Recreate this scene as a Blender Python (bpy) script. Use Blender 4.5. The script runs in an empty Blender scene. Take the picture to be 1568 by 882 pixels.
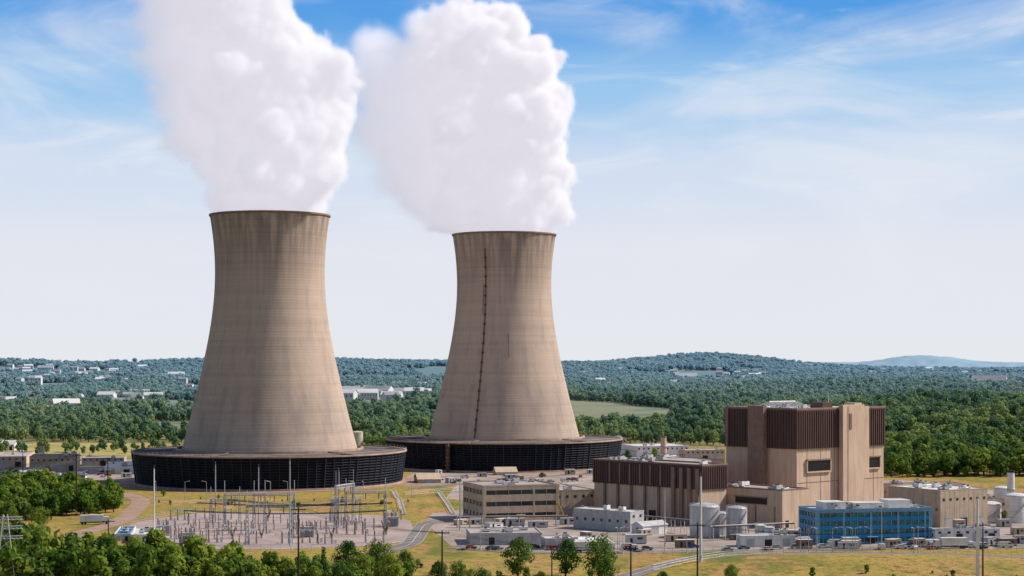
import bpy, math, random
import numpy as np
from mathutils import Vector, Matrix
random.seed(7); rng=np.random.default_rng(7)
S=bpy.context.scene
F=2800.0; CH=68.0; HV=552.0
def G(u,v,z=0.0):
    Y=(CH-z)*F/(v-HV); return ((u-784)/F*Y, Y)
# ------------------------------------------------------------ camera / sun / sky
cam=bpy.data.objects.new("camera",bpy.data.cameras.new("camera")); S.collection.objects.link(cam)
cam.location=(0,0,CH); cam.rotation_euler=(math.radians(90),0,0)
cam.data.sensor_width=36; cam.data.lens=36*F/1568; cam.data.shift_y=(HV-441)/1568
cam.data.clip_start=1; cam.data.clip_end=90000; S.camera=cam
S.view_settings.view_transform='Standard'; S.view_settings.look='None'; S.view_settings.exposure=0
EL=math.radians(43); AZ=math.radians(12)
sd=Vector((math.cos(EL)*math.cos(AZ),math.cos(EL)*math.sin(AZ),math.sin(EL)))
sl=bpy.data.lights.new("sun","SUN"); sl.energy=5.0; sl.angle=math.radians(0.5); sl.color=(1,0.92,0.82)
so=bpy.data.objects.new("sun",sl); S.collection.objects.link(so); so.rotation_euler=(-sd).to_track_quat('-Z','Y').to_euler(); so.location=(300,0,500)
W=bpy.data.worlds.new("World"); S.world=W; W.use_nodes=True
nt=W.node_tree; nt.nodes.clear(); N=nt.nodes.new; Lk=nt.links.new
out=N('ShaderNodeOutputWorld'); bg=N('ShaderNodeBackground'); bg.inputs[1].default_value=0.11
sky=N('ShaderNodeTexSky'); sky.sky_type='NISHITA'; sky.sun_disc=False; sky.sun_elevation=EL; sky.sun_rotation=math.radians(78); sky.air_density=1.0; sky.dust_density=0.6; sky.ozone_density=1.5
tc=N('ShaderNodeTexCoord'); sep=N('ShaderNodeSeparateXYZ'); Lk(tc.outputs['Generated'],sep.inputs[0])
rp=N('ShaderNodeValToRGB')
cr=rp.color_ramp; cr.interpolation='EASE'
def lin(c): return tuple(((x/255)/12.92 if x/255<=0.04045 else ((x/255+0.055)/1.055)**2.4) for x in c)
stops=[(0.0,(229,232,237)),(0.055,(227,230,239)),(0.10,(211,223,241)),(0.145,(156,199,238)),(0.19,(84,157,228)),(0.26,(52,110,180))]
while len(cr.elements)<len(stops): cr.elements.new(0.5)
for e,(p,c) in zip(cr.elements,stops): e.position=p; l=lin(c); e.color=(l[0]/0.11,l[1]/0.11,l[2]/0.11,1)
Lk(sep.outputs['Z'],rp.inputs[0])
def wmath(op,a,b):
    m=N('ShaderNodeMath'); m.operation=op
    for i,s in enumerate((a,b)):
        if isinstance(s,(int,float)): m.inputs[i].default_value=s
        else: Lk(s,m.inputs[i])
    return m.outputs[0]
mr=N('ShaderNodeMapRange'); mr.inputs['From Min'].default_value=0.22; mr.inputs['From Max'].default_value=0.34; Lk(sep.outputs['Z'],mr.inputs['Value'])
# bright ramp sky only in front; sky elsewhere darkened to cut ambient fill
my=N('ShaderNodeMapRange'); my.inputs['From Min'].default_value=0.75; my.inputs['From Max'].default_value=0.2; Lk(sep.outputs['Y'],my.inputs['Value'])
fm=wmath('MAXIMUM',mr.outputs[0],my.outputs[0])
dk=N('ShaderNodeMix'); dk.data_type='RGBA'; dk.blend_type='MULTIPLY'; dk.inputs[0].default_value=1; Lk(sky.outputs[0],dk.inputs[6]); dk.inputs[7].default_value=(0.84,0.82,0.85,1)
mx=N('ShaderNodeMix'); mx.data_type='RGBA'; Lk(fm,mx.inputs[0]); Lk(rp.outputs[0],mx.inputs[6]); Lk(dk.outputs[2],mx.inputs[7])
def cirrus(prev,scale,rot,loc,ns,lo,hi,mxv,col,zlo=0.01,zhi=0.07,dist=.9,det=8):
    mp=N('ShaderNodeMapping'); mp.inputs['Scale'].default_value=scale; mp.inputs['Rotation'].default_value=(0,math.radians(rot),0); mp.inputs['Location'].default_value=loc
    Lk(tc.outputs['Generated'],mp.inputs[0])
    n1=N('ShaderNodeTexNoise'); n1.inputs['Scale'].default_value=ns; n1.inputs['Detail'].default_value=det; n1.inputs['Roughness'].default_value=0.54; n1.inputs['Distortion'].default_value=dist
    Lk(mp.outputs[0],n1.inputs['Vector'])
    r2=N('ShaderNodeMapRange'); r2.interpolation_type='SMOOTHSTEP'; r2.inputs['From Min'].default_value=lo; r2.inputs['From Max'].default_value=hi; r2.inputs['To Max'].default_value=mxv; Lk(n1.outputs[0],r2.inputs['Value'])
    r3=N('ShaderNodeMapRange'); r3.inputs['From Min'].default_value=zlo; r3.inputs['From Max'].default_value=zhi; Lk(sep.outputs['Z'],r3.inputs['Value'])
    r4=N('ShaderNodeMapRange'); r4.inputs['From Min'].default_value=.1; r4.inputs['From Max'].default_value=.5; Lk(sep.outputs['Y'],r4.inputs['Value'])
    f=wmath('MULTIPLY',wmath('MULTIPLY',r2.outputs[0],r3.outputs[0]),r4.outputs[0])
    m2=N('ShaderNodeMix'); m2.data_type='RGBA'; Lk(f,m2.inputs[0]); Lk(prev,m2.inputs[6]); w=lin(col); m2.inputs[7].default_value=(w[0]/.11,w[1]/.11,w[2]/.11,1)
    return m2.outputs[2]
c_=cirrus(mx.outputs[2],(2.4,1.0,7.5),-10,(1.3,0,0.4),2.1,0.43,0.74,.58,(234,237,243))
c_=cirrus(c_,(3.5,1.0,17),-15,(4.1,2,1.4),2.2,0.52,0.78,.48,(242,242,246),0.03,0.1,1.3,9)
Lk(c_,bg.inputs[0]); Lk(bg.outputs[0],out.inputs[0])
# ------------------------------------------------------------ materials
MATS={}
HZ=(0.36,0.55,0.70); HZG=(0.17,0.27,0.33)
def haze_nodes(nt,colsock,start=1050,scale=3200.0,maxf=0.97,hz=HZ):  # aerial haze painted into the base colour by distance, no real air volume
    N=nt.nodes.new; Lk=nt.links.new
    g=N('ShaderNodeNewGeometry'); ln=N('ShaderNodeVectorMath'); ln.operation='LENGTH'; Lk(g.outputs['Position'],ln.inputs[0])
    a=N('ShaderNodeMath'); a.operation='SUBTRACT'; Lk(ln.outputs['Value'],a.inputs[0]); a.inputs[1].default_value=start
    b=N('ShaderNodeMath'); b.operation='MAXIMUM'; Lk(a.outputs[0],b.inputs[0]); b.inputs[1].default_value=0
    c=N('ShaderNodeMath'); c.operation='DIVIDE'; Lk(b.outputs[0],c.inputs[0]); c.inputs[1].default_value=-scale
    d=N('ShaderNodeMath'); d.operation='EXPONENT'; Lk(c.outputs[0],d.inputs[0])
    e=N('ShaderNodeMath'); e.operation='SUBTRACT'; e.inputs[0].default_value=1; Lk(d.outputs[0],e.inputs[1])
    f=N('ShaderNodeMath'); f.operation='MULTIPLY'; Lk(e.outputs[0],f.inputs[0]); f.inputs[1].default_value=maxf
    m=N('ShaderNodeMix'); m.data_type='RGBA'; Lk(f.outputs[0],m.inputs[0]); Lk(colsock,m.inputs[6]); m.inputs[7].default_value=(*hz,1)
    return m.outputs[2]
def mat(name,col,col2=None,scale=0.4,rough=0.8,metal=0.0,stretch=(1,1,1),haze=False,detail=6,bump=0.0,spec=0.3,grime=0.0):
    if name in MATS: return MATS[name]
    m=bpy.data.materials.new(name); m.use_nodes=True; nt=m.node_tree; N=nt.nodes.new; Lk=nt.links.new
    b=nt.nodes['Principled BSDF']; b.inputs['Roughness'].default_value=rough; b.inputs['Metallic'].default_value=metal; b.inputs['Specular IOR Level'].default_value=spec
    if col2 is None: col2=tuple(c*0.72 for c in col)
    g=N('ShaderNodeNewGeometry'); mp=N('ShaderNodeMapping'); mp.inputs['Scale'].default_value=stretch; Lk(g.outputs['Position'],mp.inputs[0])
    n=N('ShaderNodeTexNoise'); n.inputs['Scale'].default_value=scale; n.inputs['Detail'].default_value=detail; n.inputs['Roughness'].default_value=0.6; Lk(mp.outputs[0],n.inputs['Vector'])
    r=N('ShaderNodeMapRange'); r.inputs['From Min'].default_value=0.33; r.inputs['From Max'].default_value=0.67; Lk(n.outputs[0],r.inputs['Value'])
    x=N('ShaderNodeMix'); x.data_type='RGBA'; Lk(r.outputs[0],x.inputs[0]); x.inputs[6].default_value=(*col2,1); x.inputs[7].default_value=(*col,1)
    s=x.outputs[2]
    if grime:
        mp2=N('ShaderNodeMapping'); mp2.inputs['Scale'].default_value=(1,1,.07); Lk(g.outputs['Position'],mp2.inputs[0])
        n2=N('ShaderNodeTexNoise'); n2.inputs['Scale'].default_value=.9; n2.inputs['Detail'].default_value=6; Lk(mp2.outputs[0],n2.inputs['Vector'])
        rr=N('ShaderNodeMapRange'); rr.inputs['From Min'].default_value=.48; rr.inputs['From Max'].default_value=.72; rr.inputs['To Max'].default_value=grime; Lk(n2.outputs[0],rr.inputs['Value'])
        y=N('ShaderNodeMix'); y.data_type='RGBA'; Lk(rr.outputs[0],y.inputs[0]); Lk(s,y.inputs[6]); y.inputs[7].default_value=(*(c*.4 for c in col),1); s=y.outputs[2]
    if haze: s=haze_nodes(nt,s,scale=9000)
    Lk(s,b.inputs['Base Color'])
    if bump:
        bp=N('ShaderNodeBump'); bp.inputs['Strength'].default_value=bump; Lk(n.outputs[0],bp.inputs['Height']); Lk(bp.outputs[0],b.inputs['Normal'])
    MATS[name]=m; return m
M_beige=mat("beige_concrete",(0.64,0.475,0.355),(0.53,0.385,0.28),0.25,stretch=(1,1,.35),grime=.4)
M_tan=mat("tan_wall",(0.56,0.44,0.33),(0.45,0.35,0.26),grime=.4)
M_brown=mat("brown_metal_cladding",(0.125,0.07,0.06),(0.085,0.05,0.045),0.3,0.6,stretch=(1,1,.2),grime=.4)
M_brownl=mat("light_brown_concrete",(0.29,0.195,0.155),(0.22,0.145,0.115),.3,grime=.4)
M_roof=mat("gray_roof",(0.46,0.41,0.38),(0.28,0.245,0.23),0.10,detail=9)
M_roofw=mat("white_roof",(0.70,0.68,0.67),(0.48,0.46,0.45),0.12,detail=9)
M_white=mat("white_paint",(0.80,0.79,0.78),(0.64,0.63,0.62),0.3,grime=.3)
M_grayw=mat("gray_metal_siding",(0.55,0.54,0.54),(0.42,0.41,0.41),0.4,grime=.4)
M_steel=mat("galvanised_steel",(0.50,0.51,0.53),(0.36,0.37,0.39),1,0.5,0.3)
M_tank=mat("silver_tank",(0.62,0.61,0.62),(0.42,0.42,0.44),0.3,0.45,0.3,stretch=(1,1,.2),grime=.4)
M_dark=mat("dark_opening",(0.02,0.02,0.025),rough=0.5)
M_glass=mat("dark_window_glass",(0.03,0.04,0.05),(0.015,0.02,0.03),0.5,0.15,spec=0.6)
M_teal=mat("teal_glass",(0.015,0.25,0.29),(0.005,0.03,0.06),0.55,0.12,spec=0.6,detail=2)
M_blue=mat("blue_panel",(0.012,0.25,0.52),(0.012,0.18,0.40),0.5,0.4)
M_wood=mat("pole_wood",(0.06,0.04,0.03),rough=0.9)
M_yel=mat("yellow_paint",(0.6,0.38,0.04),rough=0.5)
M_rust=mat("rust",(0.17,0.10,0.075),(0.08,0.05,0.04),0.6)
M_rubber=mat("rubber",(0.02,0.02,0.02))
M_asph=mat("asphalt",(0.24,0.21,0.20),(0.15,0.13,0.125),0.12,detail=9)
M_pave=mat("yard_concrete",(0.44,0.36,0.31),(0.24,0.19,0.16),0.05,detail=12)
M_grav=mat("switchyard_gravel",(0.46,0.36,0.33),(0.30,0.23,0.21),0.08,detail=12)
M_dirt=mat("dirt_track",(0.42,0.28,0.21),(0.27,0.17,0.125),0.12,detail=9)
M_mark=mat("road_marking",(0.7,0.65,0.5))
M_kerb=mat("kerb_concrete",(0.5,0.46,0.42))
M_navy=mat("navy_louvre",(0.024,0.030,0.052),(0.009,0.011,0.02),0.12,0.55,spec=.3,detail=9)
M_navyl=mat("navy_frame",(0.03,0.036,0.058),rough=0.6)
M_deck=mat("basin_deck",(0.20,0.155,0.14),(0.06,0.055,0.06),0.10,detail=9)
M_rim=mat("basin_rim",(0.54,0.38,0.29),(0.32,0.22,0.165),0.15)
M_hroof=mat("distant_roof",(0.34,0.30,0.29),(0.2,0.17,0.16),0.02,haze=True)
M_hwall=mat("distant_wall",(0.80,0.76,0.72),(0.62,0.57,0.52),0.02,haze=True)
M_bark=mat("bark",(0.06,0.045,0.035),rough=0.95)
def leafmat(name,c1,c2,c3):
    m=bpy.data.materials.new(name); m.use_nodes=True; nt=m.node_tree; N=nt.nodes.new; Lk=nt.links.new
    nt.nodes.remove(nt.nodes['Principled BSDF']); o=nt.nodes['Material Output']
    g=N('ShaderNodeNewGeometry'); oi=N('ShaderNodeObjectInfo')
    a=N('ShaderNodeTexNoise'); a.inputs['Scale'].default_value=0.5; a.inputs['Detail'].default_value=3; Lk(g.outputs['Position'],a.inputs['Vector'])
    b=N('ShaderNodeTexNoise'); b.inputs['Scale'].default_value=0.009; b.inputs['Detail'].default_value=5; Lk(g.outputs['Position'],b.inputs['Vector'])
    r=N('ShaderNodeMapRange'); r.inputs['From Min'].default_value=0.35; r.inputs['From Max'].default_value=0.65; Lk(a.outputs[0],r.inputs['Value'])
    ad=N('ShaderNodeMath'); ad.operation='MULTIPLY_ADD'; Lk(oi.outputs['Random'],ad.inputs[0]); ad.inputs[1].default_value=.22; Lk(b.outputs[0],ad.inputs[2])
    r2=N('ShaderNodeMapRange'); r2.inputs['From Min'].default_value=0.48; r2.inputs['From Max'].default_value=0.74; Lk(ad.outputs[0],r2.inputs['Value'])
    x=N('ShaderNodeMix'); x.data_type='RGBA'; Lk(r.outputs[0],x.inputs[0]); x.inputs[6].default_value=(*c1,1); x.inputs[7].default_value=(*c2,1)
    y=N('ShaderNodeMix'); y.data_type='RGBA'; Lk(r2.outputs[0],y.inputs[0]); Lk(x.outputs[2],y.inputs[6]); y.inputs[7].default_value=(*c3,1)
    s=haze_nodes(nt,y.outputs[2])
    d=N('ShaderNodeBsdfDiffuse'); t=N('ShaderNodeBsdfTranslucent'); Lk(s,d.inputs[0]); Lk(s,t.inputs[0])
    mx=N('ShaderNodeMixShader'); mx.inputs[0].default_value=0.38; Lk(d.outputs[0],mx.inputs[1]); Lk(t.outputs[0],mx.inputs[2]); Lk(mx.outputs[0],o.inputs[0])
    return m
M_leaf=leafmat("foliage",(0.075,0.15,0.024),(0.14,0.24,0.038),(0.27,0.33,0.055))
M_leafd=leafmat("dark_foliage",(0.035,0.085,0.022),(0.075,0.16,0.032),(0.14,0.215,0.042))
# ------------------------------------------------------------ mesh builder
class MB:
    def __init__(s): s.v=[]; s.f=[]; s.mi=[]; s.m=[]
    def _m(s,m):
        if m not in s.m: s.m.append(m)
        return s.m.index(m)
    def add(s,vs,fs,m):
        o=len(s.v); s.v+=[tuple(p) for p in vs]; k=s._m(m)
        for f in fs: s.f.append(tuple(i+o for i in f)); s.mi.append(k)
    def box(s,x0,x1,y0,y1,z0,z1,m):
        s.add([(x0,y0,z0),(x1,y0,z0),(x1,y1,z0),(x0,y1,z0),(x0,y0,z1),(x1,y0,z1),(x1,y1,z1),(x0,y1,z1)],
              [(3,2,1,0),(4,5,6,7),(0,1,5,4),(1,2,6,5),(2,3,7,6),(3,0,4,7)],m)
    def cyl(s,cx,cy,z0,z1,r0,r1,n,m,cap=True):
        vs=[]
        for z,r in((z0,r0),(z1,r1)):
            for i in range(n):
                a=2*math.pi*i/n; vs.append((cx+r*math.cos(a),cy+r*math.sin(a),z))
        fs=[(i,(i+1)%n,n+(i+1)%n,n+i) for i in range(n)]
        if cap: fs+= [tuple(range(n,2*n)),tuple(reversed(range(n)))]
        s.add(vs,fs,m)
    def ring(s,prof,n,m,close=False):
        vs=[]
        for r,z in prof:
            for i in range(n):
                a=2*math.pi*i/n; vs.append((r*math.cos(a),r*math.sin(a),z))
        fs=[]
        K=len(prof)
        for k in range(K-1 if not close else K):
            k2=(k+1)%K
            for i in range(n): fs.append((k*n+i,k*n+(i+1)%n,k2*n+(i+1)%n,k2*n+i))
        s.add(vs,fs,m)
    def dome(s,cx,cy,z,r,h,m,n=20):
        prof=[(r*math.cos(t),z+h*math.sin(t)) for t in [i*math.pi/12 for i in range(6)]]+[(0.01,z+h)]
        o=len(s.v); s.ring(prof,n,m)
        for i in range(o,len(s.v)): p=s.v[i]; s.v[i]=(p[0]+cx,p[1]+cy,p[2])
    def beam(s,p,q,w,m,w2=None):
        p=Vector(p); q=Vector(q); d=(q-p)
        if d.length<1e-6: return
        d.normalize(); a=d.orthogonal().normalized(); b=d.cross(a); w2=w if w2 is None else w2
        vs=[]
        for c,ww in((p,w),(q,w2)):
            for i,j in((-1,-1),(1,-1),(1,1),(-1,1)): vs.append(c+a*i*ww/2+b*j*ww/2)
        s.add(vs,[(3,2,1,0),(4,5,6,7),(0,1,5,4),(1,2,6,5),(2,3,7,6),(3,0,4,7)],m)
    def lattice(s,p,q,w,m,n,t=0.15,w2=None):
        p=Vector(p); q=Vector(q); d=(q-p).normalized()
        a=Vector((1,0,0)) if abs(d.z)>.7 else Vector((0,0,1)); a=(a-d*a.dot(d)).normalized(); b=d.cross(a); w2=w if w2 is None else w2
        prev=None
        for k in range(n+1):
            f=k/n; c=p.lerp(q,f); ww=(w*(1-f)+w2*f)/2
            cs=[c+a*i*ww+b*j*ww for i,j in((-1,-1),(1,-1),(1,1),(-1,1))]
            if prev:
                for i in range(4):
                    s.beam(prev[i],cs[i],t,m); s.beam(prev[i],cs[(i+1)%4],t*.7,m)
            prev=cs
    def mesh(s,name):
        me=bpy.data.meshes.new(name); me.from_pydata(s.v,[],s.f)
        for m in s.m: me.materials.append(m)
        me.polygons.foreach_set('material_index',s.mi); me.update(); return me
    def obj(s,name,loc=(0,0,0),rz=0,parent=None,smooth=False):
        me=s.mesh(name); o=bpy.data.objects.new(name,me); S.collection.objects.link(o)
        if smooth: me.polygons.foreach_set('use_smooth',[True]*len(me.polygons))
        o.location=loc; o.rotation_euler=(0,0,rz)
        if parent: o.parent=parent
        return o
def inst(name,me,loc,rz=0,sc=1):
    o=bpy.data.objects.new(name,me); S.collection.objects.link(o); o.location=loc; o.rotation_euler=(0,0,rz); o.scale=(sc,sc,sc) if not isinstance(sc,tuple) else sc; return o
def empty(name,loc,rz=0):
    e=bpy.data.objects.new(name,None); S.collection.objects.link(e); e.location=loc; e.rotation_euler=(0,0,rz); return e
# ------------------------------------------------------------ terrain
_T=rng.random((256,256))
def vn(x,y):
    x=np.asarray(x,float); y=np.asarray(y,float)
    xi=np.floor(x).astype(int); yi=np.floor(y).astype(int); fx=x-xi; fy=y-yi
    fx=fx*fx*(3-2*fx); fy=fy*fy*(3-2*fy)
    a=_T[xi%256,yi%256]; b=_T[(xi+1)%256,yi%256]; c=_T[xi%256,(yi+1)%256]; d=_T[(xi+1)%256,(yi+1)%256]
    return (a*(1-fx)+b*fx)*(1-fy)+(c*(1-fx)+d*fx)*fy
def fbm(x,y,o=4):
    t=0;a=1;s=0
    for k in range(o): t=t+a*vn(x*2**k+17*k,y*2**k+5*k); s+=a; a*=.5
    return t/s
def ss(a,b,x):
    t=np.clip((x-a)/(b-a),0,1); return t*t*(3-2*t)
def gs(x,c,s): return np.exp(-((x-c)/s)**2)
def H(x,y):
    x=np.asarray(x,float); y=np.asarray(y,float)
    h=ss(1500,3200,y)*(fbm(x/700+3,y/900)-0.5)*50
    h=h+ss(3500,9000,y)*18
    h=h+22*ss(230,420,x)*gs(y,1700,420)
    h=h+(48+10*(fbm(x/900,y/3000+9)-.5))*gs(y,6600,900)*(1-ss(-100,900,x))
    h=h+50*gs(y,7600,800)*np.exp(-((x-850)/np.where(x<850,300,330))**2)
    h=h+26*gs(y,7600,900)*np.exp(-((x-560)/420)**2)
    h=h+62*gs(y,12500,900)*np.exp(-((x-2760)/330)**2)
    h=h+30*gs(y,12500,1200)*np.exp(-((x-3300)/700)**2)
    h=h+4.0*gs(y,598,30)*gs(x,120,70)*ss(30,60,x)+2.5*gs(y,590,24)*gs(x,-20,45)
    h=h+2.5*gs(y,860,28)*gs(x,-60,22)
    return h
def Hs(x,y): return float(H(np.array([x]),np.array([y]))[0])
def terrain():
    ys=np.concatenate([np.linspace(-300,440,20),450*1.0062**np.arange(0,720)]); nx=380
    t=np.linspace(-1,1,nx)
    X=t[None,:]*(0.42*np.maximum(ys,0)+260)[:,None]; Y=np.repeat(ys[:,None],nx,1); Z=H(X,Y)
    Z=Z+ (Y>8500)*(vn(X/45,Y/160)*10+vn(X/23,Y/90)*6)
    v=np.stack([X,Y,Z],-1).reshape(-1,3); ny=len(ys)
    i=np.arange(ny-1)[:,None]*nx+np.arange(nx-1)[None,:]
    f=np.stack([i,i+1,i+nx+1,i+nx],-1).reshape(-1,4)
    me=bpy.data.meshes.new("ground"); me.vertices.add(len(v)); me.vertices.foreach_set('co',v.ravel())
    me.loops.add(f.size); me.loops.foreach_set('vertex_index',f.ravel()); me.polygons.add(len(f)); me.polygons.foreach_set('loop_start',np.arange(0,f.size,4)); me.polygons.foreach_set('loop_total',np.full(len(f),4))
    me.update(); me.validate(); me.polygons.foreach_set('use_smooth',[True]*len(f))
    m=bpy.data.materials.new("grass_and_fields"); m.use_nodes=True; nt=m.node_tree; N=nt.nodes.new; Lk=nt.links.new; b=nt.nodes['Principled BSDF']; b.inputs['Roughness'].default_value=.95; b.inputs['Specular IOR Level'].default_value=.1
    g=N('ShaderNodeNewGeometry')
    def noise(sc,det,lo,hi,st=(1,1,1),off=(0,0,0)):
        mp=N('ShaderNodeMapping'); mp.inputs['Scale'].default_value=st; mp.inputs['Location'].default_value=off; Lk(g.outputs['Position'],mp.inputs[0])
        n=N('ShaderNodeTexNoise'); n.inputs['Scale'].default_value=sc; n.inputs['Detail'].default_value=det; n.inputs['Roughness'].default_value=.66; Lk(mp.outputs[0],n.inputs['Vector'])
        r=N('ShaderNodeMapRange'); r.inputs['From Min'].default_value=lo; r.inputs['From Max'].default_value=hi; Lk(n.outputs[0],r.inputs['Value']); return r.outputs[0]
    def mix(f,a,bb):
        x=N('ShaderNodeMix'); x.data_type='RGBA'; Lk(f,x.inputs[0])
        for k,s in((6,a),(7,bb)):
            if isinstance(s,tuple): x.inputs[k].default_value=(*s,1)
            else: Lk(s,x.inputs[k])
        return x.outputs[2]
    c=mix(noise(.022,10,.39,.55,(1,.55,1)),(0.15,0.17,0.032),(0.42,0.30,0.068))
    c=mix(noise(.045,10,.47,.58,(1,.5,1),(7,3,0)),c,(0.48,0.275,0.105))
    c=mix(noise(.30,8,.48,.66),c,(0.09,0.105,0.024))
    c=mix(noise(1.3,5,.46,.66),c,(0.17,0.14,0.045))
    ln=N('ShaderNodeSeparateXYZ'); Lk(g.outputs['Position'],ln.inputs[0]); r=N('ShaderNodeMapRange'); r.inputs['From Min'].default_value=1300; r.inputs['From Max'].default_value=2000; Lk(ln.outputs['Y'],r.inputs['Value'])
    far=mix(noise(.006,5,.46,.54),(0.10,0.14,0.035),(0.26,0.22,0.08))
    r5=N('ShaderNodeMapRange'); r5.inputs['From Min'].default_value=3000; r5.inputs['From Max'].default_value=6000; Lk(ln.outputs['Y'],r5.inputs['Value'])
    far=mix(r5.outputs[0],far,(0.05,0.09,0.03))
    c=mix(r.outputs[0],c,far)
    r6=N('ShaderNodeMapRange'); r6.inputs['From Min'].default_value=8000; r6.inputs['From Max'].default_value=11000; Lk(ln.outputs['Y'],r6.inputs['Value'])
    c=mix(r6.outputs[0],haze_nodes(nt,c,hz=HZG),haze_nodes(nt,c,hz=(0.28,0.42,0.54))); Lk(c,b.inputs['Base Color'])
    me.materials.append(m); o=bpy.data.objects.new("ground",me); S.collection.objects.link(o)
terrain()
def pad(name,pts,m,z=0.05,world=False):
    P=[p if world else G(*p) for p in pts]
    me=bpy.data.meshes.new(name); me.from_pydata([(x,y,z) for x,y in P],[],[tuple(range(len(P)))]); me.materials.append(m); me.update()
    if me.polygons[0].normal.z<0: me.flip_normals()
    o=bpy.data.objects.new(name,me); S.collection.objects.link(o)
def smoothline(P,n=10):
    out=[]
    for i in range(len(P)-1):
        p0=P[max(i-1,0)];p1=P[i];p2=P[i+1];p3=P[min(i+2,len(P)-1)]
        for k in range(n):
            t=k/n; out.append(tuple(0.5*((2*p1[j])+(-p0[j]+p2[j])*t+(2*p0[j]-5*p1[j]+4*p2[j]-p3[j])*t*t+(-p0[j]+3*p1[j]-3*p2[j]+p3[j])*t**3) for j in (0,1)))
    return out+[P[-1]]
def strip(mb,L,off0,off1,z,m):
    vs=[];fs=[]
    for i,(x,y) in enumerate(L):
        a=L[max(i-1,0)];b=L[min(i+1,len(L)-1)]; d=Vector((b[0]-a[0],b[1]-a[1])).normalized(); n=Vector((-d.y,d.x)); h=Hs(x,y)
        vs+=[(x+n.x*off0,y+n.y*off0,h+z),(x+n.x*off1,y+n.y*off1,h+z)]
    for i in range(len(L)-1): fs.append((2*i,2*i+2,2*i+3,2*i+1))
    mb.add(vs,fs,m)
def road(name,pts,w,m=None,kerb=True,z=0.09):
    m=m or M_asph; L=smoothline([G(*p) for p in pts]); mb=MB(); strip(mb,L,w/2,-w/2,z,m)
    if kerb:
        for s in(1,-1):
            a,b=(w/2+.3,w/2) if s>0 else(-w/2,-w/2-.3)
            strip(mb,L,a,b,z+.12,M_kerb)
        strip(mb,L,.12,-.12,z+.02,M_mark)
    mb.obj(name)
M_hay=mat("dry_grass",(0.48,0.38,0.13),(0.26,0.25,0.07),0.02,detail=9)
pad("switchyard_gravel_pad",[(178,812),(232,840),(430,841),(560,836),(640,828),(628,797),(560,786),(420,783),(300,786),(215,798)],M_grav,0.05)
pad("plant_yard_pavement",[(650,800),(690,836),(860,848),(1230,846),(1650,838),(1650,765),(1380,735),(1000,728),(850,735),(700,742)],M_pave,0.055)
pad("parking_lot_pavement",[(-60,732),(120,734),(205,738),(230,706),(120,698),(-60,700)],M_pave,0.05)
pad("storage_yard_pavement",[(600,745),(700,742),(860,735),(1110,735),(1110,690),(960,688),(900,700),(640,720)],M_pave,0.045)
pad("dry_field",[(-60,699),(120,697),(270,699),(275,680),(100,678),(-60,682)],M_hay,0.05)
pad("dry_field",[(30,668),(150,666),(230,668),(205,661),(90,659)],M_hay,0.07)
pad("meadow",[(-60,676),(180,674),(280,676),(285,664),(120,660),(-60,662)],mat("meadow_grass",(0.24,0.27,0.06),(0.14,0.19,0.04),0.03),0.05)
M_bare=mat("bare_soil",(0.48,0.30,0.14),(0.34,0.27,0.08),0.05,detail=12)
def blob(name,u,v,ru,rv,m,z):
    pts=[]
    for k in range(28):
        a=2*math.pi*k/28; q=1+.25*math.sin(3*a+u)+.18*math.sin(7*a+v)+.1*math.sin(11*a); pts.append((u+ru*q*math.cos(a),v+rv*q*math.sin(a)))
    pad(name,pts,m,z)
for k,(u,v,ru,rv) in enumerate([(540,765,50,5),(300,768,36,3),(410,765,25,2.5),(170,760,22,3),(640,770,20,6)]): blob("bare_soil_patch",u,v,ru,rv,M_bare,0.03+.004*k)
road("access_road",[(560,850),(622,836),(640,818),(655,802),(700,795),(760,800)],7)
road("perimeter_road",[(930,892),(1010,873),(1100,856),(1190,849),(1400,853),(1600,866)],6.5)
road("dirt_road",[(80,836),(120,818),(180,800),(205,782),(215,766),(190,756)],9,M_dirt,False)
road("yard_road",[(690,838),(800,846),(960,846),(1230,843),(1600,833)],6)
road("tower_service_road",[(630,748),(720,740),(860,728),(980,722),(1110,712)],7,M_asph,False)
road("gravel_path",[(100,770),(200,764),(320,768),(480,772),(620,764)],4,M_dirt,False,0.1)
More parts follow.
